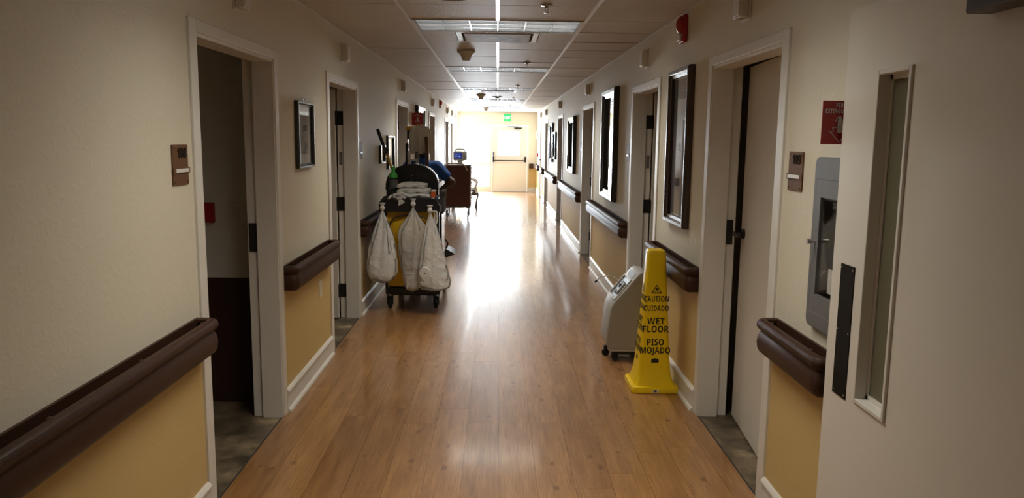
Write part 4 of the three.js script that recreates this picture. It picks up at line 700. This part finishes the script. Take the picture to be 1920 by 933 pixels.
// things on the cart
{
  const cloth = M(C(0.66, 0.65, 0.63), 0.9, { bumpMap: fabricBump, bumpScale: 0.0008 });
  const towel = (x, y, Z, w, h, d, s, label) => {
    const g = new THREE.BoxGeometry(w, h, d, 22, 5, 16), p = g.attributes.position;
    for (let i = 0; i < p.count; i++) { const a = p.getX(i), b = p.getY(i), c = p.getZ(i), e = Math.min(1, 2.6 * (1 - Math.max(Math.abs(a) / (w / 2), Math.abs(c) / (d / 2)))), n = fbm(a * 13 + s, c * 13 + s, 64, 64, s, 3) - 0.5, m = fbm(a * 30 + s, c * 9 + b * 40 + s, 64, 64, s + 4, 3) - 0.5; p.setXYZ(i, a + n * 0.03, b * (0.5 + 0.5 * Math.sqrt(Math.max(0, e))) + n * 0.012 - 0.03 * (a / w) * (a / w), c + m * 0.04); }
    g.computeVertexNormals(); return tag(mesh('folded_towel', g.translate(x, y, -Z), cloth), label, 'towel', 'white towels on the cart');
  };
  towel(-0.778, 1.068, 7.25, 0.30, 0.05, 0.28, 3, 'folded white towel, lowest in the pile on the cleaning cart');
  towel(-0.782, 1.114, 7.26, 0.29, 0.05, 0.27, 17, 'folded white towel in the middle of the pile on the cart');
  towel(-0.80, 1.161, 7.27, 0.26, 0.05, 0.25, 29, 'folded white towel, topmost of the pile on the cart');
  // clear gloves bunch
  const gl = thing('plastic_gloves', 'bunch of thin white plastic gloves beside the towels', 'gloves'), gm = M(C(0.8, 0.8, 0.8), 0.45, { transmission: 0.35, thickness: 0 });
  mesh('glove', [0, 1, 2, 3, 4].map((k) => tubeG([[-0.95, 1.06, 7.06], [-0.965 + 0.02 * k, 1.075 + 0.006 * k, 7.04], [-0.99 + 0.05 * k, 1.05 + 0.014 * (k % 3), 7.0 + 0.01 * k]], 0.012, 10, 7)), gm, gl);
  mesh('glove', [ball(-0.93, 1.068, 7.07, 0.045, 0.025, 0.035, 12), ball(-0.90, 1.05, 7.045, 0.035, 0.02, 0.03, 12), ...[0, 1, 2, 3].map((k) => tubeG([[-0.905, 1.045, 7.045], [-0.895 + k * 0.012, 1.02, 7.03], [-0.90 + k * 0.014, 0.985 + 0.008 * k, 7.032]], 0.009, 8, 7))], gm, gl);
  const bxo = thing('small_box', 'small orange and white box beside the towels on the cart', 'box'); mesh('carton', bx(-0.617, -0.578, 1.036, 1.12, 7.16, 7.28, 0.003), M(C(0.7, 0.68, 0.65), 0.6), bxo); mesh('printed_band', bx(-0.6175, -0.5775, 1.05, 1.105, 7.1595, 7.22), M(C(0.62, 0.10, 0.02), 0.5), bxo);
  // spray bottle
  const sb = thing('spray_bottle', 'dark bottle with bright green cap standing on the cart', 'bottle'), bxx = -0.985, bz = 7.3, by = 1.098;
  mesh('body', lathe([[0, 0], [0.036, 0], [0.04, 0.01], [0.04, 0.12], [0.034, 0.14], [0.026, 0.15]], bxx, by, bz), M(C(0.02, 0.03, 0.02), 0.2), sb);
  mesh('label', lathe([[0.0405, 0.03], [0.0405, 0.11]], bxx, by, bz), M(C(0.10, 0.11, 0.11), 0.4), sb);
  mesh('shoulder', lathe([[0.041, 0.128], [0.04, 0.15], [0.03, 0.172], [0.018, 0.18], [0.016, 0.205], [0.02, 0.206], [0.02, 0.232], [0, 0.235]], bxx, by, bz), M(C(0.05, 0.42, 0.05), 0.3), sb);
  // broom with yellow handle leaning
  const br = thing('broom', 'broom with yellow handle and black grip leaning on the cart', 'broom'), A = [-0.92, 1.05, 7.4], B = [-1.155, 1.665, 7.5];
  const mid = [0, 1, 2].map((k) => A[k] + (B[k] - A[k]) * 0.64);
  mesh('handle', rod(A, mid, 0.012, 0.012), M(C(0.55, 0.33, 0.03), 0.35), br); mesh('grip', [rod(mid, B, 0.015, 0.016), ball(...B, 0.017)], mat.black, br);
  // upright black handle
  const dh = thing('grabber_tool', 'slim black upright grabber tool standing in the cart', 'tool'); mesh('shaft', rod([-0.935, 0.21, 7.95], [-0.93, 1.53, 7.95], 0.017, 0.016), mat.black, dh); mesh('tip', [ball(-0.93, 1.53, 7.95, 0.017), rod([-0.93, 1.515, 7.93], [-0.93, 1.515, 7.934], 0.005)], mat.black, dh);
  // wet mop standing head up
  const mp = thing('wet_mop', 'white string mop with yellow clamp standing head up in the cart', 'mop'), mx = -0.80, mz = 7.9;
  mesh('shaft', rod([mx - 0.03, 0.21, mz], [mx - 0.02, 1.70, mz], 0.013), mat.grey, mp);
  const cl = mesh('clamp', [bx(mx - 0.135, mx - 0.02, 1.675, 1.715, mz - 0.03, mz + 0.03, 0.008), bx(mx - 0.03, mx + 0.03, 1.67, 1.735, mz - 0.04, mz + 0.04, 0.01)], M(C(0.55, 0.33, 0.03), 0.4), mp);
  mesh('clamp_block', bx(mx - 0.12, mx - 0.07, 1.585, 1.675, mz - 0.03, mz + 0.02, 0.006), mat.black, cl);
  const st = []; for (let k = 0; k < 240; k++) { const a = rr(0, 6.283), q = Math.sqrt(rnd()), ex = 0.098 * q * Math.cos(a), ez = 0.075 * q * Math.sin(a), len = rr(0.22, 0.3); st.push(tubeG([[mx + 0.012 + ex * 0.3, 1.735 - 0.01 * q, mz + ez * 0.4], [mx + 0.012 + ex * 0.9, 1.72 - 0.03 * q, mz + ez], [mx + 0.012 + ex * 1.15, 1.62, mz + ez * 1.2], [mx + 0.012 + ex * (0.95 + 0.2 * rnd()), 1.735 - len, mz + ez]], 0.009, 12, 6)); }
  mesh('strings', st, M(C(0.72, 0.69, 0.62), 0.95), mp);
  const wd = thing('wooden_pole', 'reddish brown wooden pole standing beside the mop', 'pole'); mesh('shaft', rod([-0.67, 0.21, 7.76], [-0.715, 1.60, 7.76], 0.017, 0.015), M(C(0.12, 0.055, 0.03), 0.5), wd); mesh('end_cap', ball(-0.715, 1.60, 7.76, 0.016), M(C(0.12, 0.03, 0.025), 0.5), wd);
  const gt = thing('grey_tool', 'grey pole tool with white brush head in the cart', 'tool'); mesh('shaft', rod([-0.80, 0.21, 7.73], [-0.80, 1.43, 7.73], 0.016), mat.steel, gt); mesh('ferrule', rod([-0.80, 1.40, 7.72], [-0.80, 1.46, 7.72], 0.026, 0.018), mat.grey, gt); mesh('brush', [bx(-0.90, -0.865, 1.30, 1.47, 7.72, 7.75, 0.012), bx(-0.87, -0.80, 1.37, 1.39, 7.715, 7.745, 0.005)], mat.whitePlastic, gt);
  const dp = thing('dustpan', 'black dustpan hooked on the corridor side of the cart', 'dustpan'); mesh('pan', prism([[0, 0], [0.10, 0.035], [0.085, 0.05], [0.02, 0.085], [0, 0.085]], (s, y) => V(-0.515 + s, 0.43 + y, 7.5), (s, y) => V(-0.515 + s, 0.43 + y, 7.8), 0.3), mat.black, dp); mesh('hook', tubeG([[-0.51, 0.5, 7.6], [-0.49, 0.56, 7.6], [-0.515, 0.6, 7.6]], 0.008, 12, 8), mat.black, dp);

  // carrier bags hanging on the near end
  const films = [0.35, 0.62, 0.45].map((q) => M(C(0.94, 0.94, 0.93), 0.4, { transmission: q, thickness: 0, bumpMap: filmBump, bumpScale: 0.007 }));
  const sackShapes = [[[0, 0.05], [0.05, 0.08], [0.16, 0.3], [0.34, 0.6], [0.55, 0.85], [0.75, 1.0], [0.86, 0.96], [0.94, 0.8], [0.985, 0.55], [1, 0.0]],
    [[0, 0.05], [0.05, 0.09], [0.14, 0.4], [0.25, 0.85], [0.33, 1.0], [0.52, 0.98], [0.68, 0.86], [0.85, 0.7], [0.95, 0.58], [0.985, 0.42], [1, 0.0]],
    [[0, 0.05], [0.05, 0.08], [0.2, 0.32], [0.45, 0.6], [0.7, 0.86], [0.86, 1.0], [0.94, 1.0], [0.98, 0.9], [1, 0.0]]].map(curve);
  function sack(kind, top, bottom, w, d, lean, s, label) {
    const sackShape = sackShapes[kind];
    const t = thing('carrier_bag', label, 'plastic bag', 'plastic bags hanging on the cart'), nu = 40, nv = 44, pos = [], idx = [], h = top[1] - bottom;
    for (let j = 0; j <= nv; j++) for (let i = 0; i <= nu; i++) {
      const v = j / nv, a = i / nu * Math.PI * 2, k = sackShape(v), ca = Math.cos(a), sa = Math.sin(a), fold = 1 + (1 - v) * 0.22 * Math.sin(a * 7 + s + 3 * v) + 0.05 * Math.sin(a * 13 + v * 9 + s) * (1 - v * 0.5) + 0.26 * (fbm(ca * 2.5 + 5 + s, sa * 2.5 + 5 + v * 5, 256, 256, 200 + s, 4) - 0.5);
      const sq = 0.82 + 0.18 * Math.pow(Math.max(Math.abs(ca), Math.abs(sa)), 2);
      pos.push(top[0] + lean * v + w / 2 * k * ca * fold / sq * 0.98, top[1] - h * v + 0.012 * Math.sin(a * 3 + s) * v, -(top[2] - d * 0.42 * v + d / 2 * k * sa * fold));
    }
    for (let j = 0; j < nv; j++) for (let i = 0; i < nu; i++) { const a = j * (nu + 1) + i, b = a + 1, c = a + nu + 1, e = c + 1; idx.push(a, c, b, b, c, e); }
    const g = new THREE.BufferGeometry(); g.setAttribute('position', new THREE.Float32BufferAttribute(pos, 3)); g.setIndex(idx); g.computeVertexNormals();
    mesh('sack', g, films[kind], t);
    mesh('knot', [ball(top[0], top[1] + 0.01, top[2] - 0.005, 0.024, 0.022, 0.02, 12), lathe([[0.012, 0.012], [0.011, 0.024], [0.02, 0.042], [0.029, 0.056], [0.024, 0.057], [0.012, 0.04]], top[0], top[1], top[2], 14)], M(C(0.78, 0.78, 0.77), 0.6), t);
    return t;
  }
  sack(0, [-1.045, 0.955, 6.99], 0.29, 0.285, 0.17, 0.006, 2, 'full white plastic bag hanging next to the wall handrail');
  sack(1, [-0.765, 0.995, 6.99], 0.21, 0.25, 0.13, -0.005, 9, 'white plastic bag of cups hanging on the middle of the yellow vinyl');
  sack(2, [-0.605, 0.945, 6.90], 0.235, 0.29, 0.13, 0.045, 21, 'white plastic bag of paper rolls hanging at the corridor corner of the cart');
  const mt = mesh('cart_hook', [tubeG([[-0.60, 0.93, 7.03], [-0.555, 0.935, 7.0], [-0.548, 0.86, 7.0], [-0.56, 0.82, 7.0]], 0.008, 18, 8)], mat.whitePlastic); tag(mt, 'white looped strap at the corner of the cleaning cart', 'strap');
  // contents seen through the film
  const roll = (x, y, Z, r, label) => { const t = thing('paper_roll', label, 'paper roll'); mesh('roll', [rod([x, y, Z], [x + 0.008, y + 0.006, Z + 0.07], r, r, 28)], M(C(0.8, 0.8, 0.78), 0.8), t); mesh('core', rod([x - 0.0004, y, Z - 0.002], [x, y, Z + 0.004], r * 0.13, r * 0.13, 14), mat.black, t); };
  roll(-0.645, 0.40, 6.795, 0.05, 'white paper roll end showing in the bag at the cart corner'); roll(-0.485, 0.335, 6.805, 0.022, 'small white paper roll in the bag at the cart corner');
  const cup = (x, y, Z, tilt, c, label) => { const t = thing('paper_cup', label, 'cup', 'cups in the hanging bag'); const g = new THREE.LatheGeometry([[0.0001, 0], [0.026, 0], [0.036, 0.085], [0.038, 0.085], [0.028, 0.003]].map(([a, b]) => new THREE.Vector2(a, b)), 20).rotateZ(tilt).translate(x, y, -Z); mesh('cup_wall', g, M(c, 0.6), t); };
  cup(-0.735, 0.25, 6.94, 1.5, C(0.7, 0.69, 0.66), 'white paper cups lying in the hanging bag'); cup(-0.79, 0.31, 6.94, -0.7, C(0.7, 0.69, 0.66), 'white paper cups lying in the hanging bag'); cup(-0.735, 0.41, 6.945, 0.5, C(0.7, 0.69, 0.66), 'white paper cups lying in the hanging bag');
  const wr = thing('wrapper', 'crumpled blue grey wrapper inside the middle hanging bag', 'wrapper'); const wg = new THREE.IcosahedronGeometry(0.06, 3), wp = wg.attributes.position; for (let i = 0; i < wp.count; i++) { const k = 0.75 + 0.6 * fbm(wp.getX(i) * 18 + 9, wp.getY(i) * 18 + wp.getZ(i) * 11 + 9, 64, 64, 77, 2); wp.setXYZ(i, wp.getX(i) * k * 0.7, wp.getY(i) * k * 1.3, wp.getZ(i) * k * 0.4); } wg.computeVertexNormals(); mesh('crumpled_film', wg.translate(-0.80, 0.55, -6.955), M(C(0.12, 0.14, 0.2), 0.4), wr);
}

// ---------------------------------------------------------------- person behind the cart
function sdfMesh(bones, lo, hi, cell, k = 0.03) {
  const size = Math.ceil(Math.max(hi[0] - lo[0], hi[1] - lo[1], hi[2] - lo[2]) / cell) + 6, half = size * cell / 2, c = [0, 1, 2].map((i) => (lo[i] + hi[i]) / 2);
  const mc = new MarchingCubes(size, new THREE.MeshBasicMaterial(), false, false, 400000); mc.isolation = 0;
  const B = bones.map((b) => { const d = [b.b[0] - b.a[0], b.b[1] - b.a[1], b.b[2] - b.a[2]]; return { ...b, d, l2: d[0] ** 2 + d[1] ** 2 + d[2] ** 2 || 1e-9 }; });
  for (let z = 0; z < size; z++) for (let y = 0; y < size; y++) for (let x = 0; x < size; x++) {
    const px = c[0] + (x / size * 2 - 1) * half, py = c[1] + (y / size * 2 - 1) * half, pz = c[2] + (z / size * 2 - 1) * half; let s = 1e3;
    for (const b of B) { const qx = px - b.a[0], qy = py - b.a[1], qz = pz - b.a[2], t = clamp((qx * b.d[0] + qy * b.d[1] + qz * b.d[2]) / b.l2), e = Math.hypot(qx - t * b.d[0], qy - t * b.d[1], (qz - t * b.d[2]) * (b.fz ?? 1)) - (b.r0 + (b.r1 - b.r0) * t); const kk = b.k ?? k, h = Math.max(kk - Math.abs(s - e), 0) / kk; s = Math.min(s, e) - h * h * kk / 4; }
    mc.field[x + y * size + z * size * size] = -s;
  }
  mc.update();
  const n = mc.count, g = new THREE.BufferGeometry(), P = new Float32Array(n * 3); for (let i = 0; i < n * 3; i += 3) { P[i] = c[0] + mc.positionArray[i] * half; P[i + 1] = c[1] + mc.positionArray[i + 1] * half; P[i + 2] = c[2] + mc.positionArray[i + 2] * half; }
  g.setAttribute('position', new THREE.BufferAttribute(P, 3)); const m = mergeVertices(g, 1e-5); m.computeVertexNormals();
  const w = orient(m.toNonIndexed()); const w2 = mergeVertices((w.deleteAttribute('normal'), w), 1e-5); w2.computeVertexNormals(); return w2;
}
{
  const t = thing('person', 'person in a blue short sleeved shirt standing behind the cart, one hand on hip', 'person');
  const cx = -0.845, cz = 8.75, J = (x, y, Z) => [cx + x, y, -(cz + Z)], bn = (a, b, r0, r1 = r0, o = {}) => ({ a, b, r0, r1, ...o });
  const sh = 1.275, R = { s: J(0.165, sh, 0), e: J(0.325, 1.105, -0.02), w: J(0.17, 0.985, -0.10) }, Lf = { s: J(-0.165, sh, 0), e: J(-0.21, 1.02, 0.06), w: J(-0.13, 0.93, 0.26) };
  const torso = (g) => [bn(J(-0.06, 0.93, 0), J(0.06, 0.93, 0), 0.115 + g), bn(J(0, 0.95, 0), J(0, 1.10, 0.01), 0.125 + g, 0.12 + g), bn(J(-0.055, 1.17, 0), J(0.055, 1.17, 0), 0.12 + g), bn(J(-0.13, sh, 0), J(0.13, sh, 0), 0.062 + g), bn(J(0, 1.2, 0), J(0, 1.33, 0), 0.085 + g, 0.055 + g)];
  const skinBones = [...torso(-0.012), bn(J(0, 1.32, 0), J(0, 1.42, 0.02), 0.052, 0.05), bn(J(0, 1.475, 0.01), J(0, 1.54, 0.02), 0.078, 0.085), bn(J(0, 1.43, 0.06), J(0, 1.46, 0.075), 0.045, 0.045), bn(J(0, 1.48, 0.105), J(0, 1.50, 0.10), 0.014, 0.008, { k: 0.01 }), bn(J(-0.082, 1.475, 0.01), J(-0.082, 1.51, 0.01), 0.012, 0.014, { k: 0.01 }), bn(J(0.082, 1.475, 0.01), J(0.082, 1.51, 0.01), 0.012, 0.014, { k: 0.01 })];
  for (const a of [R, Lf]) skinBones.push(bn(a.s, a.e, 0.05, 0.04), bn(a.e, a.w, 0.042, 0.027));
  for (const s of [-1, 1]) skinBones.push(bn(J(0.09 * s, 0.88, 0), J(0.1 * s, 0.48, 0.01), 0.085, 0.055), bn(J(0.1 * s, 0.48, 0.01), J(0.1 * s, 0.08, -0.01), 0.055, 0.038), bn(J(0.1 * s, 0.045, -0.02), J(0.11 * s, 0.035, 0.14), 0.035, 0.03));
  // hands: palm and five fingers
  const hand = (w, dir, side_, curl) => { const v = new THREE.Vector3(...dir).normalize(), u = new THREE.Vector3(...side_).normalize(), n = new THREE.Vector3().crossVectors(v, u), P = (f, s, q) => [w[0] + v.x * f + u.x * s + n.x * q, w[1] + v.y * f + u.y * s + n.y * q, w[2] + v.z * f + u.z * s + n.z * q]; const o = [bn(P(0.02, -0.018, 0), P(0.07, -0.022, 0), 0.016), bn(P(0.02, 0.018, 0), P(0.07, 0.022, 0), 0.016)];
    [[-0.03, 0.055], [-0.01, 0.07], [0.011, 0.075], [0.031, 0.065]].forEach(([s, l]) => { o.push(bn(P(0.07, s, 0), P(0.07 + l * 0.55, s * 1.05, curl * 0.3 * l), 0.0095, 0.009, { k: 0.006 }), bn(P(0.07 + l * 0.55, s * 1.05, curl * 0.3 * l), P(0.07 + l * 0.9, s * 1.05, curl * 0.9 * l), 0.009, 0.008, { k: 0.006 })); });
    o.push(bn(P(0.025, 0.03, 0), P(0.055, 0.055, curl * 0.015), 0.012, 0.0105, { k: 0.008 }), bn(P(0.055, 0.055, curl * 0.015), P(0.08, 0.062, curl * 0.03), 0.0105, 0.009, { k: 0.006 })); return o; };
  const handBones = [hand(R.w, [-0.6, -0.55, 0.4], [0.3, 0.3, 1], 1), hand(Lf.w, [0.2, -0.3, -1], [1, 0, 0.2], 1)];
  const skin = M(C(0.085, 0.040, 0.024), 0.5);
  const bodyG = sdfMesh(skinBones, [cx - 0.35, 0, -(cz + 0.35)], [cx + 0.4, 1.65, -(cz - 0.25)], 0.0135);
  const handG = handBones.map((h, i) => { const w = i ? Lf.w : R.w; return sdfMesh([...h, bn(i ? Lf.e : R.e, w, 0.042, 0.027)], [w[0] - 0.12, w[1] - 0.12, w[2] - 0.12], [w[0] + 0.12, w[1] + 0.12, w[2] + 0.12], 0.0042, 0.012); });
  mesh('body', [bodyG, ...handG], skin, t);
  const sleeve = (a, f) => { const m = [0, 1, 2].map((k) => a.s[k] + (a.e[k] - a.s[k]) * f); return bn(a.s, m, 0.066, 0.064); };
  mesh('shirt', sdfMesh([...torso(0.006), sleeve(R, 0.55), sleeve(Lf, 0.55), bn(J(0, 1.345, 0), J(0, 1.365, 0.005), 0.06, 0.058, { k: 0.02 })], [cx - 0.35, 0.7, -(cz + 0.3)], [cx + 0.38, 1.45, -(cz - 0.25)], 0.0125), M(C(0.012, 0.085, 0.34), 0.75, { bumpMap: fabricBump, bumpScale: 0.0006 }), t);
  const tr = [bn(J(-0.06, 0.9, 0), J(0.06, 0.9, 0), 0.118)]; for (const s of [-1, 1]) tr.push(bn(J(0.09 * s, 0.86, 0), J(0.1 * s, 0.48, 0.01), 0.095, 0.07), bn(J(0.1 * s, 0.48, 0.01), J(0.1 * s, 0.08, -0.01), 0.07, 0.06));
  mesh('trousers', sdfMesh(tr, [cx - 0.3, 0.02, -(cz + 0.2)], [cx + 0.3, 1.03, -(cz - 0.2)], 0.014), M(C(0.01, 0.012, 0.02), 0.8), t);
  for (const s of [-1, 1]) mesh('shoe', [new RoundedBoxGeometry(0.085, 0.06, 0.26, 3, 0.028).translate(cx + 0.105 * s, 0.03, -(cz + 0.06)), ball(cx + 0.1 * s, 0.06, cz - 0.01, 0.042, 0.045, 0.06)], mat.black, t);
  mesh('hair', sdfMesh([bn(J(0, 1.50, -0.015), J(0, 1.55, 0.0), 0.092, 0.09), bn(J(0, 1.43, -0.045), J(0, 1.5, -0.03), 0.05, 0.08)], [cx - 0.15, 1.35, -(cz + 0.12)], [cx + 0.15, 1.67, -(cz - 0.16)], 0.008), M(C(0.008, 0.007, 0.006), 0.6), t);
  for (const s of [-1, 1]) mesh('eye', ball(cx + 0.032 * s, 1.51, cz + 0.092, 0.011, 0.008, 0.008, 10), M(C(0.5, 0.48, 0.45), 0.2), t);
}

// ---------------------------------------------------------------- medicine cart, monitor, chair
{
  const t = thing('medicine_cart', 'reddish brown medicine cart with drawers on casters', 'medical cart'), x0 = -1.10, x1 = -0.575, z0 = 16.0, z1 = 16.72;
  const brown = M(C(0.085, 0.026, 0.02), 0.4), edge = M(C(0.42, 0.36, 0.34), 0.35);
  mesh('body', bx(x0, x1, 0.19, 1.035, z0, z1, 0.008), brown, t);
  mesh('bumper', bx(x0 - 0.008, x1 + 0.02, 0.165, 0.195, z0 - 0.012, z1 + 0.012, 0.008), mat.grey, t);
  mesh('worktop', [bx(x0 - 0.006, x1 + 0.03, 1.035, 1.06, z0 - 0.008, z1 + 0.008, 0.006)], M(C(0.35, 0.33, 0.32), 0.35), t);
  const hs = [0.1, 0.1, 0.1, 0.1, 0.125, 0.125, 0.155]; let y = 1.02;
  for (const h of hs) { const dr = mesh('drawer', bx(x1, x1 + 0.018, y - h + 0.006, y, z0 + 0.02, z1 - 0.02, 0.003), brown, t); mesh('pull', bx(x1 + 0.018, x1 + 0.034, y - 0.02, y - 0.008, z0 + 0.03, z1 - 0.03, 0.003), edge, dr); mesh('edge_trim', bx(x1 + 0.0, x1 + 0.02, y - h + 0.002, y - 0.004, z0 + 0.012, z0 + 0.02), edge, dr); y -= h + 0.004; }
  mesh('push_handle', tubeG([[x0 + 0.02, 0.96, z0 + 0.0], [x0 + 0.03, 1.03, z0 - 0.05], [x0 + 0.09, 1.085, z0 - 0.07], [x0 + 0.36, 1.085, z0 - 0.07], [x0 + 0.43, 1.03, z0 - 0.05], [x0 + 0.475, 0.94, z0 + 0.0]], 0.014, 40, 10), mat.steel, t);
  for (const [x, Z] of [[x0 + 0.05, z0 + 0.06], [x1 - 0.04, z0 + 0.06], [x0 + 0.05, z1 - 0.06], [x1 - 0.04, z1 - 0.06]]) { const c = part('caster', t); mesh('wheel', rod([x - 0.016, 0.055, Z], [x + 0.016, 0.055, Z], 0.055, 0.055, 20), mat.rubber, c); mesh('fork', [bx(x - 0.028, x - 0.02, 0.05, 0.15, Z - 0.02, Z + 0.02), bx(x + 0.02, x + 0.028, 0.05, 0.15, Z - 0.02, Z + 0.02), bx(x - 0.028, x + 0.028, 0.14, 0.17, Z - 0.024, Z + 0.024, 0.004)], mat.steel, c); }
  const m = thing('vital_signs_monitor', 'grey patient monitor with blue screen on the medicine cart', 'monitor'), mz = 16.25, shell = M(C(0.5, 0.51, 0.5), 0.4);
  mesh('stand', [bx(-0.86, -0.72, 1.06, 1.075, mz - 0.02, mz + 0.14, 0.006), rod([-0.79, 1.07, mz + 0.06], [-0.79, 1.145, mz + 0.06], 0.045, 0.06, 16)], shell, m);
  mesh('housing', bx(-0.935, -0.645, 1.135, 1.335, mz - 0.01, mz + 0.13, 0.03), shell, m);
  mesh('carry_handle', tubeG([[-0.90, 1.32, mz + 0.06], [-0.86, 1.37, mz + 0.06], [-0.72, 1.37, mz + 0.06], [-0.68, 1.32, mz + 0.06]], 0.012, 24, 8), mat.grey, m);
  const scn = document.createElement('canvas'); scn.width = 128; scn.height = 96; const sc = scn.getContext('2d'); sc.fillStyle = '#1c3a9a'; sc.fillRect(0, 0, 128, 96); sc.strokeStyle = '#cfe0ff'; sc.lineWidth = 2; sc.beginPath(); for (let i = 0; i <= 60; i++) sc.lineTo(8 + i * 1.2, 30 - 10 * Math.exp(-(((i % 20) - 8) ** 2) / 3)); sc.stroke(); sc.fillStyle = '#e8f0ff'; sc.fillRect(70, 56, 34, 9); sc.fillRect(12, 58, 30, 6);
  const stx = new THREE.CanvasTexture(scn); stx.colorSpace = THREE.SRGBColorSpace;
  mesh('bezel', bx(-0.915, -0.745, 1.175, 1.305, mz - 0.014, mz, 0.004), mat.grey, m);
  mesh('screen', new THREE.PlaneGeometry(0.155, 0.115).rotateY(0).translate(-0.83, 1.24, -(mz - 0.0155)), M(C(0.05, 0.05, 0.05), 0.2, { emissive: C(1, 1, 1), emissiveMap: stx, emissiveIntensity: 0.5 }), m, true);
  areaLight('screen_glow', 0.15, 0.11, V(-0.83, 1.24, mz - 0.02), V(-0.83, 1.24, 0), C(0.25, 0.4, 1), 0.4);
  mesh('knob', rod([-0.695, 1.255, mz - 0.01], [-0.695, 1.255, mz - 0.03], 0.024, 0.022, 20), shell, m); for (const yy of [1.2, 1.17]) mesh('button', rod([-0.695, yy, mz - 0.008], [-0.695, yy, mz - 0.016], 0.009, 0.009, 12), mat.grey, m);
  const c = thing('armchair', 'grey armchair with curved legs behind the medicine cart', 'chair'), wood = M(C(0.16, 0.13, 0.115), 0.4), cushion = M(C(0.16, 0.14, 0.15), 0.8), a0 = -1.0, a1 = -0.45, c0 = 17.15, c1 = 17.7;
  mesh('seat', bx(a0 + 0.03, a1 - 0.03, 0.38, 0.48, c0, c1, 0.03), cushion, c); mesh('seat_rail', bx(a0 + 0.02, a1 - 0.02, 0.33, 0.385, c0 + 0.01, c1 - 0.01, 0.01), wood, c);
  mesh('backrest', new RoundedBoxGeometry(0.07, 0.45, 0.5, 3, 0.03).rotateZ(0.12).translate(a0 + 0.02, 0.72, -(c0 + c1) / 2), cushion, c);
  for (const Z of [c0 + 0.02, c1 - 0.02]) {
    mesh('arm', tubeG([[a0 + 0.03, 0.68, Z], [a0 + 0.25, 0.69, Z], [a1 - 0.06, 0.67, Z], [a1 - 0.01, 0.60, Z], [a1 - 0.05, 0.52, Z], [a1 - 0.03, 0.40, Z]], 0.02, 36, 8), mat.trim, c);
    mesh('leg', tubeG([[a1 - 0.05, 0.40, Z], [a1 + 0.005, 0.33, Z], [a1 - 0.02, 0.18, Z], [a1 - 0.035, 0.09, Z], [a1 - 0.01, 0.0, Z]], 0.02, 24, 8), wood, c);
    mesh('leg', tubeG([[a0 + 0.05, 0.38, Z], [a0 + 0.04, 0.2, Z], [a0 + 0.0, 0.0, Z]], 0.02, 16, 8), wood, c);
  }
}

scene.traverse((o) => { if (o.isMesh) { o.castShadow = true; o.receiveShadow = true; } });
renderer.render(scene, camera);
